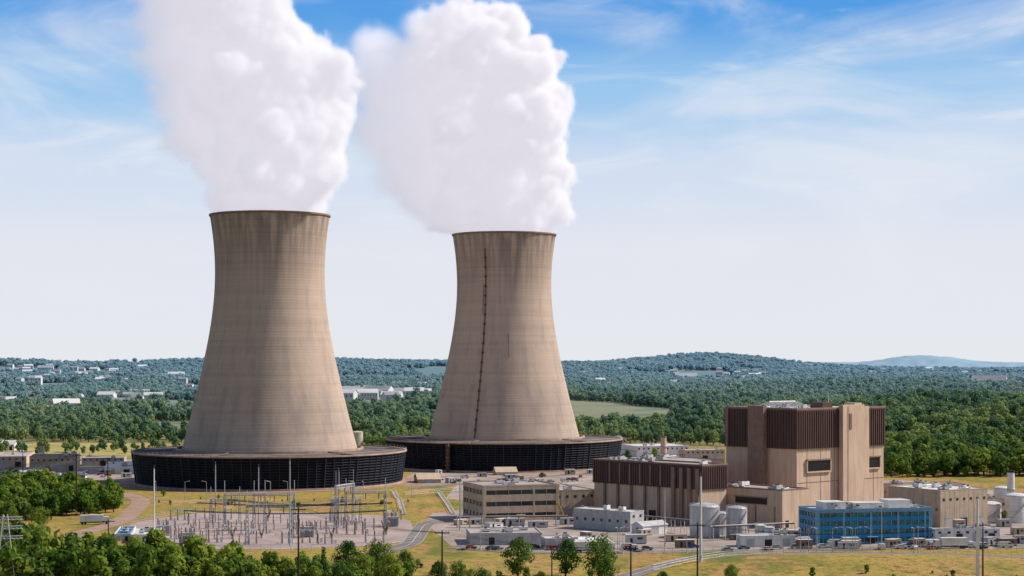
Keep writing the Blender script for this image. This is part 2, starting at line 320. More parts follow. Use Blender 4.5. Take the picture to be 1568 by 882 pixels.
# ------------------------------------------------------------ cooling towers
def concrete_tower():
    m=bpy.data.materials.new("tower_concrete"); m.use_nodes=True; nt=m.node_tree; N=nt.nodes.new; Lk=nt.links.new; b=nt.nodes['Principled BSDF']; b.inputs['Roughness'].default_value=.9; b.inputs['Specular IOR Level'].default_value=.15
    tcn=N('ShaderNodeTexCoord')
    def noise(scv,sc,det,lo,hi):
        mp=N('ShaderNodeMapping'); mp.inputs['Scale'].default_value=scv; Lk(tcn.outputs['Object'],mp.inputs[0])
        n=N('ShaderNodeTexNoise'); n.inputs['Scale'].default_value=sc; n.inputs['Detail'].default_value=det; Lk(mp.outputs[0],n.inputs['Vector'])
        r=N('ShaderNodeMapRange'); r.inputs['From Min'].default_value=lo; r.inputs['From Max'].default_value=hi; Lk(n.outputs[0],r.inputs['Value']); return r.outputs[0]
    def mul(a,fac,k):
        x=N('ShaderNodeMix'); x.data_type='RGBA'; x.blend_type='MULTIPLY'
        Lk(fac,x.inputs[0]); Lk(a,x.inputs[6]); x.inputs[7].default_value=(*k,1); return x.outputs[2]
    rgb=N('ShaderNodeRGB'); rgb.outputs[0].default_value=(0.53,0.415,0.335,1); c=rgb.outputs[0]
    c=mul(c,noise((.02,.02,1),.30,3,.45,.62),(0.92,0.92,0.93))
    c=mul(c,noise((.004,.004,1),1.6,2,.5,.6),(0.94,0.94,0.94))
    c=mul(c,noise((1,1,.025),.16,5,.48,.72),(0.76,0.79,0.84))
    c=mul(c,noise((1,1,.02),.9,4,.55,.75),(0.84,0.84,0.86))
    c=mul(c,noise((1,1,.6),.022,6,.42,.65),(0.84,0.84,0.85))
    sp=N('ShaderNodeSeparateXYZ'); Lk(tcn.outputs['Object'],sp.inputs[0]); r=N('ShaderNodeMapRange'); r.inputs['From Min'].default_value=105; r.inputs['From Max'].default_value=150; Lk(sp.outputs['Z'],r.inputs['Value'])
    mm=N('ShaderNodeMath'); mm.operation='MULTIPLY'; Lk(r.outputs[0],mm.inputs[0]); Lk(noise((1,1,.05),.3,4,.38,.58),mm.inputs[1])
    c=mul(c,mm.outputs[0],(0.56,0.57,0.60))
    Lk(c,b.inputs['Base Color'])
    w=N('ShaderNodeTexWave'); w.wave_type='BANDS'; w.bands_direction='Z'; w.inputs['Scale'].default_value=.2; Lk(tcn.outputs['Object'],w.inputs['Vector'])
    bp=N('ShaderNodeBump'); bp.inputs['Strength'].default_value=.12; bp.inputs['Distance'].default_value=.2; Lk(w.outputs[1],bp.inputs['Height']); Lk(bp.outputs[0],b.inputs['Normal'])
    return m
M_tow=concrete_tower()
zs=[0,8,18,35.8,57.7,79.7,101.7,116,124,136,145,149.5]; rs=[54.5,52,49,44.1,39,34.3,31.1,30.5,30.6,31.6,32.7,33.4]
def cooling_tower(u,Y,ladder,rot=0):
    X=(u-784)/F*Y; e=empty("cooling_tower",(X,Y,0))
    zz=np.linspace(0,149.5,110); pc=np.polyfit(zs,rs,5); rr=np.polyval(pc,zz)
    mb=MB(); prof=[(float(r),float(z)) for r,z in zip(rr,zz)]
    inner=[(float(r)-1.0,float(z)) for r,z in list(zip(rr,zz))[::-1]]
    mb.ring(prof,160,M_tow); mb.obj("shell",parent=e,smooth=True)
    mi=MB(); mi.ring(inner,120,M_tow); mi.obj("shell_lining",parent=e,smooth=True)
    ml=MB(); R=prof[-1][0]; ml.ring([(R-1.0,149.5),(R+.45,149.5),(R+.45,148.6),(R-.02,148.3)][::-1],160,M_brownl); ml.obj("rim_walkway",parent=e)
    b=MB(); RT=76.0; RB=73.6; ZT=17.1
    b.ring([(RB-1.2,0),(RT-1.2,ZT)],96,M_dark)
    nl=11
    for k in range(nl):
        z=1.2+k*(ZT-1.4)/nl; r=RB+(RT-RB)*z/ZT
        b.ring([(r-1.1,z+.95),(r+.15,z+.05),(r+.1,z-.08),(r-1.1,z+.8)],96,M_navy)
    n=96
    for i in range(n):
        a=2*math.pi*i/n; c,s=math.cos(a),math.sin(a)
        b.beam(((RB+.15)*c,(RB+.15)*s,0),((RT+.15)*c,(RT+.15)*s,ZT),.42 if i%4==0 else .22,M_navyl)
    b.ring([(RB+1.6,0),(RB+1.6,.9),(RB-.8,.9)],96,M_rim)
    b.obj("louvre_basin",parent=e)
    d=MB(); d.ring([(49.4,18.4),(56,18.1),(70,17.6),(RT+.2,17.5)],96,M_deck); d.ring([(RT-.5,18.0),(RT+.6,18.0),(RT+.6,ZT+.1),(RT-.7,ZT)][::-1],96,M_rim)
    d.ring([(51.2,19.4),(52.2,19.4),(52.2,17.8)],96,M_rim)
    for i in range(n):
        a=2*math.pi*(i+.5)/n; c,s=math.cos(a),math.sin(a)
        d.beam(((RT+.3)*c,(RT+.3)*s,18),((RT+.3)*c,(RT+.3)*s,19.1),.09,M_steel)
        if i%16==3: d.beam((53.5*c,53.5*s,18.3),(74.5*c,74.5*s,17.8),.9,M_deck)
    d.ring([(RT+.33,19.1),(RT+.27,19.16)],96,M_steel)
    d.obj("basin_deck",parent=e)
    l=MB()
    if ladder:
        a0=math.radians(-112)
        pr=[(float(np.polyval(pc,z)),z) for z in np.arange(19,141,3.0)]
        for (r0,z0),(r1,z1) in zip(pr[:-1],pr[1:]):
            for o in(-.3,.3):
                t=a0+o/r0; l.beam(((r0+.4)*math.cos(t),(r0+.4)*math.sin(t),z0),((r1+.4)*math.cos(t),(r1+.4)*math.sin(t),z1),.22,M_rust)
            if int(z0/3)%2==0: l.beam(((r0+.0)*math.cos(a0),(r0)*math.sin(a0),z0),((r0+1.1)*math.cos(a0),(r0+1.1)*math.sin(a0),z0),1.2,M_rust)
        for (aa,za,zb) in((-115,98,118),(-85,70,88)):
            aa=math.radians(aa); q=[(float(np.polyval(pc,z))+.1,z) for z in np.arange(za,zb,3)]
            for (r0,z0),(r1,z1) in zip(q[:-1],q[1:]): l.beam((r0*math.cos(aa),r0*math.sin(aa),z0),(r1*math.cos(aa),r1*math.sin(aa),z1),.25,M_rust)
        l.obj("ladder",parent=e)
        p=MB(); aa=math.radians(-116)
        p.beam((77.2*math.cos(aa),77.2*math.sin(aa),0),(77.4*math.cos(aa),77.4*math.sin(aa),17.5),1.5,M_rust)
        for k in range(7): p.beam((77*math.cos(aa),77*math.sin(aa),2+k*2.3),(78.6*math.cos(aa),78.6*math.sin(aa),2+k*2.3),2.1,M_rust)
        p.obj("riser_pipe",parent=e)
    ap=MB(); ap.ring([(73,.07),(84,.07)],64,M_dirt); ap.obj("apron",parent=e)
    return X,Y
TL=cooling_tower(413.5,1025,False); TR=cooling_tower(772,1183,True)
# ------------------------------------------------------------ steam plumes (fog volume grids)
def plume(name,puffs,tw,dens,vox,seed):
    r=np.random.default_rng(seed); X0,Y0=tw; sc=F/Y0
    pts=[]
    def fill(c,rad):
        n=int(max(10,(rad/5.0)**3*6.5)); n=min(n,3200)
        d=r.normal(size=(n,3)); d/=np.linalg.norm(d,axis=1)[:,None]; k=(r.random(n)**(1/3.))[:,None]
        pts.append(c+d*k*max(rad-5.5,.5))
    for (u,v,pr,dy) in puffs:
        c=np.array([(u-784)/sc,Y0+dy,CH-(v-HV)/sc]); rad=pr/sc; fill(c,rad)
        if v<310:
            for k in range(9):
                d=r.normal(size=3); d/=np.linalg.norm(d); fill(c+d*rad*.88,rad*r.uniform(.28,.44))
    P=np.concatenate(pts)
    z=P[:,2]; rr=np.hypot(P[:,0]-X0,P[:,1]-Y0)
    P=P[(z>153)|((rr<27)&(z>143))]
    me=bpy.data.meshes.new(name); me.from_pydata([tuple(p) for p in P],[],[]); o=bpy.data.objects.new(name,me); S.collection.objects.link(o)
    lo=P.min(0)-14; hi=P.max(0)+14; lo[2]=max(lo[2],146); hi[2]=min(hi[2],300 if Y0<1100 else 330)
    t=bpy.data.node_groups.new(name+"_grid",'GeometryNodeTree')
    t.interface.new_socket("Geometry",in_out='INPUT',socket_type='NodeSocketGeometry'); t.interface.new_socket("Geometry",in_out='OUTPUT',socket_type='NodeSocketGeometry')
    N=t.nodes.new; L=t.links.new; gi=N('NodeGroupInput'); go=N('NodeGroupOutput')
    pr=N('GeometryNodeProximity'); pr.target_element='POINTS'; L(gi.outputs[0],pr.inputs[0])
    pos=N('GeometryNodeInputPosition')
    def NZ(sc,det,ro):
        nz=N('ShaderNodeTexNoise'); nz.inputs['Scale'].default_value=sc; nz.inputs['Detail'].default_value=det; nz.inputs['Roughness'].default_value=ro; L(pos.outputs[0],nz.inputs['Vector']); return nz.outputs[0]
    vo=N('ShaderNodeTexVoronoi'); vo.feature='SMOOTH_F1'; vo.inputs['Scale'].default_value=0.055; vo.inputs['Smoothness'].default_value=.3; vo.inputs['Detail'].default_value=2.5; L(pos.outputs[0],vo.inputs['Vector'])
    def M(op,a,b):
        m=N('ShaderNodeMath'); m.operation=op
        for i,s in enumerate((a,b)):
            if isinstance(s,(int,float)): m.inputs[i].default_value=s
            else: L(s,m.inputs[i])
        return m.outputs[0]
    e=M('SUBTRACT',11.0,pr.outputs['Distance'])
    er=M('SUBTRACT',M('MULTIPLY',M('SUBTRACT',NZ(.03,6,.58),.5),20.0),M('MULTIPLY',M('SUBTRACT',vo.outputs['Distance'],.42),12.0))
    e=M('ADD',e,M('MAXIMUM',er,-5.0))
    sx=N('ShaderNodeSeparateXYZ'); L(pos.outputs[0],sx.inputs[0])
    # soft on the lee (left) side, crisper on the windward side
    lw=N('ShaderNodeMapRange'); L(sx.outputs['X'],lw.inputs['Value']); lw.inputs['From Min'].default_value=X0-66; lw.inputs['From Max'].default_value=X0-12; lw.inputs['To Min'].default_value=.30; lw.inputs['To Max'].default_value=1
    wd=M('DIVIDE',4.0,lw.outputs[0])
    q=M('DIVIDE',M('ADD',e,M('MULTIPLY',M('SUBTRACT',wd,4.0),.45)),wd)
    mr=N('ShaderNodeMapRange'); L(q,mr.inputs['Value']); mr.interpolation_type='SMOOTHSTEP'
    dn=M('MULTIPLY',mr.outputs[0],lw.outputs[0])
    dx=M('SUBTRACT',sx.outputs['X'],X0); dy=M('SUBTRACT',sx.outputs['Y'],Y0)
    rad=M('SQRT',M('ADD',M('MULTIPLY',dx,dx),M('MULTIPLY',dy,dy)),0)
    ins=M('LESS_THAN',rad,32.4); ab=M('GREATER_THAN',sx.outputs['Z'],151.0)
    dn=M('MULTIPLY',dn,M('MAXIMUM',ins,ab))
    vc=N('GeometryNodeVolumeCube'); L(dn,vc.inputs['Density']); vc.inputs['Min'].default_value=tuple(lo); vc.inputs['Max'].default_value=tuple(hi)
    for i,k in enumerate(('Resolution X','Resolution Y','Resolution Z')): vc.inputs[k].default_value=int((hi[i]-lo[i])/vox)
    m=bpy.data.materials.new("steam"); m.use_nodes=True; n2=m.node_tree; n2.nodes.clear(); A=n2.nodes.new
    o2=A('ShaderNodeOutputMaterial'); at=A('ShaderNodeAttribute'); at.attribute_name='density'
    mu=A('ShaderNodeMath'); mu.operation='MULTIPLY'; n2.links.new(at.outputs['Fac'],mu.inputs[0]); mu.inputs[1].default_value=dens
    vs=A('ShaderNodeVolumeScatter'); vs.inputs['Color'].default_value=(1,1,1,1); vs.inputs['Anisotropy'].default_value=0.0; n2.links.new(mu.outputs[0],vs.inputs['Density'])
    em=A('ShaderNodeEmission'); em.inputs[0].default_value=(0.385,0.37,0.41,1); n2.links.new(mu.outputs[0],em.inputs[1])  # added glow standing in for multiply scattered light inside the steam
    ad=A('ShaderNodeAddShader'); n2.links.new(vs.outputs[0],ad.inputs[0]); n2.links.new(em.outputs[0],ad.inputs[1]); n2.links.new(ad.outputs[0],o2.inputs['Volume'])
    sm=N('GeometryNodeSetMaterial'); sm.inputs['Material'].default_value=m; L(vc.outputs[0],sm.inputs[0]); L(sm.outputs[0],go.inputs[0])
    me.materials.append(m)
    md=o.modifiers.new("grid",'NODES'); md.node_group=t
LP=[(415,325,86,0),(415,290,92,0),(400,255,88,5),(452,245,82,-5),(430,190,100,0),(490,205,52,-8),(450,135,86,0),(482,130,50,5),(380,150,88,0),(350,90,80,10),(405,80,78,0),(310,125,66,10),(290,50,76,15),(340,0,86,0),(392,25,58,-5),(285,190,46,15),(258,90,50,10),(255,20,55,12),(262,150,44,14),(300,-50,90,0),(380,-50,60,0)]
RP=[(775,352,74,0),(772,320,88,0),(810,305,60,-6),(835,318,34,0),(838,265,42,-4),(705,300,68,0),(655,285,56,5),(740,260,94,0),(815,235,58,0),(640,225,74,0),(600,185,56,8),(720,190,98,0),(797,180,76,-5),(834,150,38,0),(592,125,60,6),(660,120,78,0),(735,105,86,0),(802,110,56,-8),(700,60,60,0),(668,58,48,4),(755,60,46,0),(575,80,44,6)]
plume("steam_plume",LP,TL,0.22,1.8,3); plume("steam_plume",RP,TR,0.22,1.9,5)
# ------------------------------------------------------------ trees
def tree_mesh(name,seed,h=12,w=5,clumps=16,per=55,leaf=.8,lm=None,conic=False,loose=1.0):
    r=random.Random(seed); mb=MB(); lm=lm or M_leaf
    th=h*.35; mb.cyl(0,0,0,th,.03*h,.02*h,7,M_bark,False)
    C=[]
    for i in range(clumps):
        f=i/clumps
        if conic: z=h*(.12+.8*f); rad=w*.5*(1-f)*1.0; a=r.uniform(0,6.28); C.append((math.cos(a)*rad*.6,math.sin(a)*rad*.6,z,max(.7,w*.33*(1-f)+.4)))
        else:
            t=r.uniform(-1,1); a=r.uniform(0,6.28); q=math.sqrt(1-t*t)*r.uniform(.5,1.15)
            C.append((math.cos(a)*q*w*.66*loose,math.sin(a)*q*w*.66*loose,h*.54+t*h*.33,w*r.uniform(.2,.42)))
    if not conic: C.append((0,0,h*.58,w*.52))
    for c in C[:8]: mb.beam((0,0,th*.8),(c[0]*.8,c[1]*.8,c[2]),.018*h,M_bark,.006*h)
    V=[];Fc=[]
    for cx,cy,cz,cr in C:
        n=int(per*(cr/(w*.35))**2)
        for k in range(n):
            d=Vector((r.gauss(0,1),r.gauss(0,1),r.gauss(0,1))).normalized(); p=Vector((cx,cy,cz))+Vector((d.x,d.y,d.z*.8))*cr*r.uniform(.65,1.18)
            nn=(d+Vector((r.uniform(-.6,.6),r.uniform(-.6,.6),r.uniform(-.2,.8)))).normalized(); a=nn.orthogonal().normalized(); a.rotate(Matrix.Rotation(r.uniform(0,6.28),3,nn)); b=nn.cross(a); s=leaf*r.uniform(.6,1.3)
            o=len(V); V+=[p+a*s*.6,p+b*s*.5,p-a*s*.6,p-b*s*.45]; Fc.append((o,o+1,o+2,o+3))
    mb.add(V,Fc,lm)
    return mb.mesh(name)
protos=bpy.data.collections.new("forest_tree_prototypes")
for i in range(6):
    me=tree_mesh("forest_tree_mesh",20+i,h=13+i%3,w=5.5+.5*(i%2),clumps=11,per=38,leaf=1.5,lm=M_leaf if i%3 else M_leafd)
    protos.objects.link(bpy.data.objects.new("forest_tree_proto",me))
def scatter(name,P,sc):
    n=len(P); me=bpy.data.meshes.new(name); me.from_pydata([tuple(p) for p in P],[],[])
    a=me.attributes.new("sc",'FLOAT_VECTOR','POINT'); a.data.foreach_set('vector',np.asarray(sc,float).ravel())
    a=me.attributes.new("rt",'FLOAT_VECTOR','POINT'); rt=np.zeros((n,3)); rt[:,2]=rng.random(n)*6.28; a.data.foreach_set('vector',rt.ravel())
    a=me.attributes.new("ix",'INT','POINT'); a.data.foreach_set('value',rng.integers(0,6,n).astype(np.int32))
    o=bpy.data.objects.new(name,me); S.collection.objects.link(o)
    t=bpy.data.node_groups.get("scatter_trees")
    if not t:
        t=bpy.data.node_groups.new("scatter_trees",'GeometryNodeTree')
        t.interface.new_socket("Geometry",in_out='INPUT',socket_type='NodeSocketGeometry'); t.interface.new_socket("Geometry",in_out='OUTPUT',socket_type='NodeSocketGeometry')
        N=t.nodes.new; L=t.links.new; gi=N('NodeGroupInput'); go=N('NodeGroupOutput'); ip=N('GeometryNodeInstanceOnPoints'); ci=N('GeometryNodeCollectionInfo'); ci.inputs[0].default_value=protos; ci.inputs['Separate Children'].default_value=True; ci.inputs['Reset Children'].default_value=True
        def na(nm,ty):
            q=N('GeometryNodeInputNamedAttribute'); q.data_type=ty; q.inputs[0].default_value=nm; return q.outputs['Attribute']
        mp=N('GeometryNodeMeshToPoints'); L(gi.outputs[0],mp.inputs[0]); L(mp.outputs[0],ip.inputs['Points']); L(ci.outputs[0],ip.inputs['Instance']); ip.inputs['Pick Instance'].default_value=True
        L(na('ix','INT'),ip.inputs['Instance Index']); L(na('rt','FLOAT_VECTOR'),ip.inputs['Rotation']); L(na('sc','FLOAT_VECTOR'),ip.inputs['Scale']); L(ip.outputs[0],go.inputs[0])
    md=o.modifiers.new("scatter",'NODES'); md.node_group=t; return o
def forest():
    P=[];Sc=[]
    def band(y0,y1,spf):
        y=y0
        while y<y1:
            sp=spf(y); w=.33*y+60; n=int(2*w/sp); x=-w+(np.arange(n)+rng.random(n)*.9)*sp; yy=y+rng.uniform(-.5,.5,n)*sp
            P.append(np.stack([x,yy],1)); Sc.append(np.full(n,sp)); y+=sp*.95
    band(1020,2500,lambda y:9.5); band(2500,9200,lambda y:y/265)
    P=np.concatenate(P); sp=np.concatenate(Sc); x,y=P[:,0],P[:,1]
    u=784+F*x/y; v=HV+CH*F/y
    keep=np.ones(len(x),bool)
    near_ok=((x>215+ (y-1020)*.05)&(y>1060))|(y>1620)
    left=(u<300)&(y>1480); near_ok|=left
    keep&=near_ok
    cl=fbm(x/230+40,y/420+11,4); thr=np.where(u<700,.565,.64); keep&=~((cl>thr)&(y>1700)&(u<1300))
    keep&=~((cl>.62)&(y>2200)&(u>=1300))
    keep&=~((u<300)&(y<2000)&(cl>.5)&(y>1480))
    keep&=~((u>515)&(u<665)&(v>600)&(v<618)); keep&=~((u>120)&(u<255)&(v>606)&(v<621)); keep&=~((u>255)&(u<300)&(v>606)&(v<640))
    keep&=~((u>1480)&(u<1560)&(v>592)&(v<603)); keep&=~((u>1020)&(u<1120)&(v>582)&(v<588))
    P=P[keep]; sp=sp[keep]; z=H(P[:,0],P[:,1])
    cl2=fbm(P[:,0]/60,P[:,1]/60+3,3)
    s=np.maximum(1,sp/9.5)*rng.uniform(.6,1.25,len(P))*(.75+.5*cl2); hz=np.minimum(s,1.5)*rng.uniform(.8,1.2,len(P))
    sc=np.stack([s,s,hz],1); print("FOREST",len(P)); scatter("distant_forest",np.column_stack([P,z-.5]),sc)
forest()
def wood(name,poly,sp,smin,smax):
    P=[G(*p) for p in poly]; xs=[p[0] for p in P]; ys=[p[1] for p in P]; out=[]
    def inside(x,y):
        c=False; j=len(P)-1
        for i in range(len(P)):
            if (P[i][1]>y)!=(P[j][1]>y) and x<(P[j][0]-P[i][0])*(y-P[i][1])/(P[j][1]-P[i][1])+P[i][0]: c=not c
            j=i
        return c
    y=min(ys)
    while y<max(ys):
        x=min(xs)
        while x<max(xs):
            a,b=x+random.uniform(-.6,.6)*sp,y+random.uniform(-.6,.6)*sp
            if inside(a,b): out.append((a,b,Hs(a,b)-.2))
            x+=sp
        y+=sp
    s=np.array([random.uniform(smin,smax) for _ in out]); scatter(name,out,np.stack([s,s,s*np.random.default_rng(1).uniform(.85,1.3,len(s))],1))
wood("woodland",[(-60,800),(60,800),(120,790),(185,785),(180,768),(90,752),(-60,748)],6,.4,.85)
wood("woodland",[(-60,905),(420,905),(390,888),(300,885),(240,872),(150,872),(90,880),(60,850),(-60,838)],6,.45,1.0)
wood("shrub_belt",[(100,868),(240,868),(420,886),(640,894),(640,905),(100,905)],5,.25,.6)
wood("shrub_belt",[(640,876),(700,872),(900,882),(1000,895),(640,895)],14,.10,.30)
wood("shrub_belt",[(1100,890),(1300,880),(1600,888),(1600,900),(1100,900)],16,.08,.22)
wood("shrub_belt",[(230,776),(640,780),(640,770),(230,762)],18,.10,.22)
wood("tree_line",[(-60,697),(60,697),(280,694),(280,684),(100,690),(-60,690)],16,.4,.7)
wood("tree_line",[(-60,676),(290,678),(290,668),(-60,664)],12,.6,1.0)
wood("tree_line",[(880,678),(1110,684),(1110,672),(880,668)],13,.6,1.0)
wood("tree_line",[(560,690),(650,694),(655,672),(560,672)],12,.6,1.0)
near=[tree_mesh("deciduous_tree_mesh",50+i,h=12,w=4.9+.5*i,clumps=28,per=85,leaf=.55,lm=M_leafd if i%2 else M_leaf,loose=1.05) for i in range(4)]
con=tree_mesh("conifer_tree_mesh",80,h=11,w=5,clumps=30,per=60,leaf=.6,lm=M_leafd,conic=True)
for k,(u,v,hp,c) in enumerate([(793,888,60,1),(866,886,52,1),(917,888,58,3),(535,886,54,1),(579,886,50,3),(495,892,50,-1),(618,892,46,1),(700,896,34,3),(556,896,40,2),(640,878,12,2),(150,800,16,2),(1540,800,16,2),(250,760,10,1),(20,812,30,0),(60,818,36,2),(300,886,44,-1),(348,890,46,1),(30,872,60,1),(108,876,60,3),(205,878,52,0),(960,708,16,1),(1003,704,18,0),(420,890,40,0),(1120,900,30,2),(830,735,12,1),(930,728,14,3),(598,900,44,0),(520,902,44,3),(470,898,40,1),(672,902,36,1),(738,903,34,3),(1015,903,26,1),(930,902,40,1)]):
    x,y=G(u,v); h=hp/F*y; me=con if c<0 else near[c]; inst("conifer_tree" if c<0 else "deciduous_tree",me,(x,y,Hs(x,y)-.1),k*1.3,(h/11.5*.95,h/11.5,h/11.5*(1+.1*(k%3))))
# ------------------------------------------------------------ buildings
def corner(u0,v0,uL,uR,vtop,t):
    t=math.radians(t); X0,Y0=G(u0,v0); kL=(uL-784)/F; kR=(uR-784)/F
    L=(X0-kL*Y0)/(math.sin(t)+kL*math.cos(t)); R=(kR*Y0-X0)/(math.cos(t)-kR*math.sin(t)); Ht=CH-(vtop-HV)*Y0/F
    return X0,Y0,abs(L),abs(R),Ht,t
def ribs(mb,R,L,z0,z1,sp,m,d=.35,w=.45,fr=True,fl=True,x0=0,y0=0):
    if fr:
        n=int(R/sp)
        for i in range(n+1): x=x0+i*R/n; mb.box(x-w/2,x+w/2,y0-d,y0-.003,z0,z1,m)
    if fl:
        n=int(L/sp)
        for i in range(n+1): y=y0+i*L/n; mb.box(x0-d,x0-.003,y-w/2,y+w/2,z0,z1,m)
def parapet(mb,x0,x1,y0,y1,z,m,h=.7,w=.4):
    mb.box(x0-.05,x1+.05,y0-.05,y0+w,z,z+h,m); mb.box(x0-.05,x1+.05,y1-w,y1+.05,z,z+h,m); mb.box(x0-.05,x0+w,y0+w,y1-w,z,z+h,m); mb.box(x1-w,x1+.05,y0+w,y1-w,z,z+h,m)
def hvac(mb,x0,x1,y0,y1,z,n,rs):
    for k in range(n):
        w=rs.uniform(1.2,3.5); d=rs.uniform(1.2,3); x=rs.uniform(x0+1,max(x0+1.1,x1-w-1)); y=rs.uniform(y0+1,max(y0+1.1,y1-d-1)); h=rs.uniform(.8,2.2); m=rs.choice([M_steel,M_white,M_grayw])
        mb.box(x,x+w,y,y+d,z+.3,z+h,m); mb.box(x+.2,x+w-.2,y+.2,y+d-.2,z-.01,z+.3,M_dark); mb.cyl(x+w/2,y+d/2,z+h,z+h+.4,min(w,d)*.3,min(w,d)*.3,10,M_dark)
        if k%3==0: mb.beam((x,y+d+.3,z+.5),(x+w*2.2 if x+w*2.2<x1 else x,y+d+.3,z+.5),.35,M_steel); mb.cyl(x-.5,y,z,z+1.6,.18,.18,8,M_white)
def office(name,a,storeys,wall,glass,span=None,roof=M_roof,units=5,seed=0,bay=3.2,pent=None,gfrac=.5):
    X0,Y0,L,R,Ht,t=corner(*a); mb=MB(); rs=random.Random(seed); span=span or wall
    mb.box(.35,R-.35,.35,L-.35,0,Ht-.05,glass)
    fh=Ht/storeys
    for k in range(storeys+1):
        z0=k*fh-(fh*(1-gfrac))*.5 if k else 0; z1=k*fh+(fh*(1-gfrac))*.5 if k<storeys else Ht
        mb.box(0,R,0,L,z0,z1,span if 0<k<storeys else wall)
    for cx in (0,R):
        for cy in (0,L): mb.box(cx-1.3 if cx else -.06,cx+.06 if cx else 1.3,cy-1.3 if cy else -.06,cy+.06 if cy else 1.3,0,Ht-.003,wall)
    n=max(2,int(R/bay))
    for i in range(1,n): x=i*R/n; w=.8 if i%4==0 else .12; mb.box(x-w/2,x+w/2,.02 if i%4 else -.04,.3,0.01,Ht-.01,wall if i%4==0 else M_steel)
    n=max(2,int(L/bay))
    for i in range(1,n): y=i*L/n; mb.box(.02,.3,y-.1,y+.1,.01,Ht-.01,M_steel)
    parapet(mb,0,R,0,L,Ht+.003,wall); mb.box(.45,R-.45,.45,L-.45,Ht+.01,Ht+.1,roof)
    hvac(mb,0,R,0,L,Ht+.1,units,rs)
    if pent:
        for (x0,x1,y0,y1,h) in pent: mb.box(x0*R,x1*R,y0*L,y1*L,Ht+.1,Ht+h,M_white); mb.box(x0*R-.3,x1*R+.3,y0*L-.3,y1*L+.3,Ht+h,Ht+h+.25,M_roofw)
    mb.box(R*.45,R*.45+2.4,-.07,-.001,0,2.4,M_dark); mb.box(R*.43,R*.45+3.2,-1.6,-.08,2.6,2.8,wall)
    return mb.obj(name,(X0,Y0,0),t)
def shed(name,a,wall,roof,gable=False,doors=2,units=2,seed=0,wins=True):
    X0,Y0,L,R,Ht,t=corner(*a); mb=MB(); rs=random.Random(seed); L=min(L,R*2+25)
    if gable:
        rh=min(R,L)*.22; e=Ht-rh if Ht-rh>2 else Ht*.7; rh=Ht-e
        mb.box(0,R,0,L,0,e,wall)
        mb.add([(0,0,e),(0,L,e),(0,L/2,e+rh)],[(0,2,1)],wall); mb.add([(R,0,e),(R,L,e),(R,L/2,e+rh)],[(0,1,2)],wall)
        mb.add([(-.4,-.4,e-.1),(R+.4,-.4,e-.1),(R+.4,L/2,e+rh+.1),(-.4,L/2,e+rh+.1),(-.4,L+.4,e-.1),(R+.4,L+.4,e-.1)],[(0,1,2,3),(3,2,5,4)],roof)
    else:
        mb.box(0,R,0,L,0,Ht,wall); parapet(mb,0,R,0,L,Ht+.003,wall,.4,.3); mb.box(.35,R-.35,.35,L-.35,Ht+.01,Ht+.08,roof); hvac(mb,0,R,0,L,Ht+.08,units,rs)
    ez=e if gable else Ht
    for k in range(doors):
        x=(k+.5)*R/doors; w=min(3.6,R/doors*.4); h=min(3.6,ez*.7); mb.box(x-w/2,x+w/2,-.06,-.003,0,h,M_dark if k%2 else M_steel); mb.box(x-w/2-.15,x+w/2+.15,-.14,-.061,h,h+.2,M_steel)
    if wins:
        n=max(1,int(L/4))
        for i in range(n): y=(i+.5)*L/n; mb.box(-.06,-.003,y-.6,y+.6,ez*.45,ez*.45+1.2,M_glass)
        n=max(1,int(R/3.5))
        if ez>4.5:
            for i in range(n): x=(i+.5)*R/n; mb.box(x-.6,x+.6,-.05,-.003,ez*.72,ez*.72+min(1.1,ez*.18),M_glass)
    nr=int(R/2.5)
    for i in range(1,nr): mb.box(i*R/nr-.05,i*R/nr+.05,-.04,-.002,ez*.0+.02,ez-.02,wall)
    return mb.obj(name,(X0,Y0,0),t)
TT=42
X0,Y0,L,R,Ht,t=corner(1220,792,1112,1353,628,TT); rb=MB(); zc=CH-(688-HV)*Y0/F
rb.box(0,R,0,L,0,zc,M_beige); rb.box(-.5,R+.5,-.5,L+.5,zc,Ht,M_brown)
ribs(rb,R,L,zc,Ht-.4,1.5,M_brown,d=.4,w=.55,x0=-.5,y0=-.5)
parapet(rb,-.5,R+.5,-.5,L+.5,Ht+.003,M_brownl,.8,.7); rb.box(.3,R-.3,.3,L-.3,Ht+.01,Ht+.12,M_roofw)
f=lambda u:(u-1220)/(1353-1220)*R
g=lambda u:(1220-u)/(1220-1112)*L
rb.box(f(1281),f(1314),-3.0,-.52,0,Ht+1.8,M_beige); rb.box(f(1281)+3.3,f(1281)+3.7,-3.1,-3.003,1,Ht+1,M_brownl)
rb.box(f(1281)+4.6,f(1281)+6.2,-3.3,-3.003,Ht-9,Ht-2,M_brownl)
rb.box(f(1314)+.003,f(1326),-1.4,-.92,zc-14,Ht+1,M_beige)
rb.box(-3.2,-.91,g(1177),g(1153),0,Ht+1.6,M_brownl); rb.box(-1.5,-.905,g(1114),g(1118),zc,Ht,M_brownl)
for (a,b,z0,z1) in((f(1234),f(1268),19.5,24.2),(f(1312)+4,f(1345),19.5,24.2)):
    rb.box(a-.5,b+.5,-.9,-.003,z0-.6,z0,M_beige); rb.box(a,b,-.25,-.004,z0+.002,z1,M_dark); rb.box(a-.5,b+.5,-1.1,-.003,z1,z1+.6,M_brownl); rb.box(a-.5,a,-.9,-.005,z0,z1,M_beige); rb.box(b,b+.5,-.9,-.005,z0,z1,M_beige)
    k=0
    while z0+.6*k<z1-.3: rb.box(a,b,-.5,-.26,z0+.6*k+.1,z0+.6*k+.28,M_glass); k+=1
for x in np.arange(7,R,9.5): rb.box(x-.12,x+.12,-.08,-.003,0,zc,M_brownl)
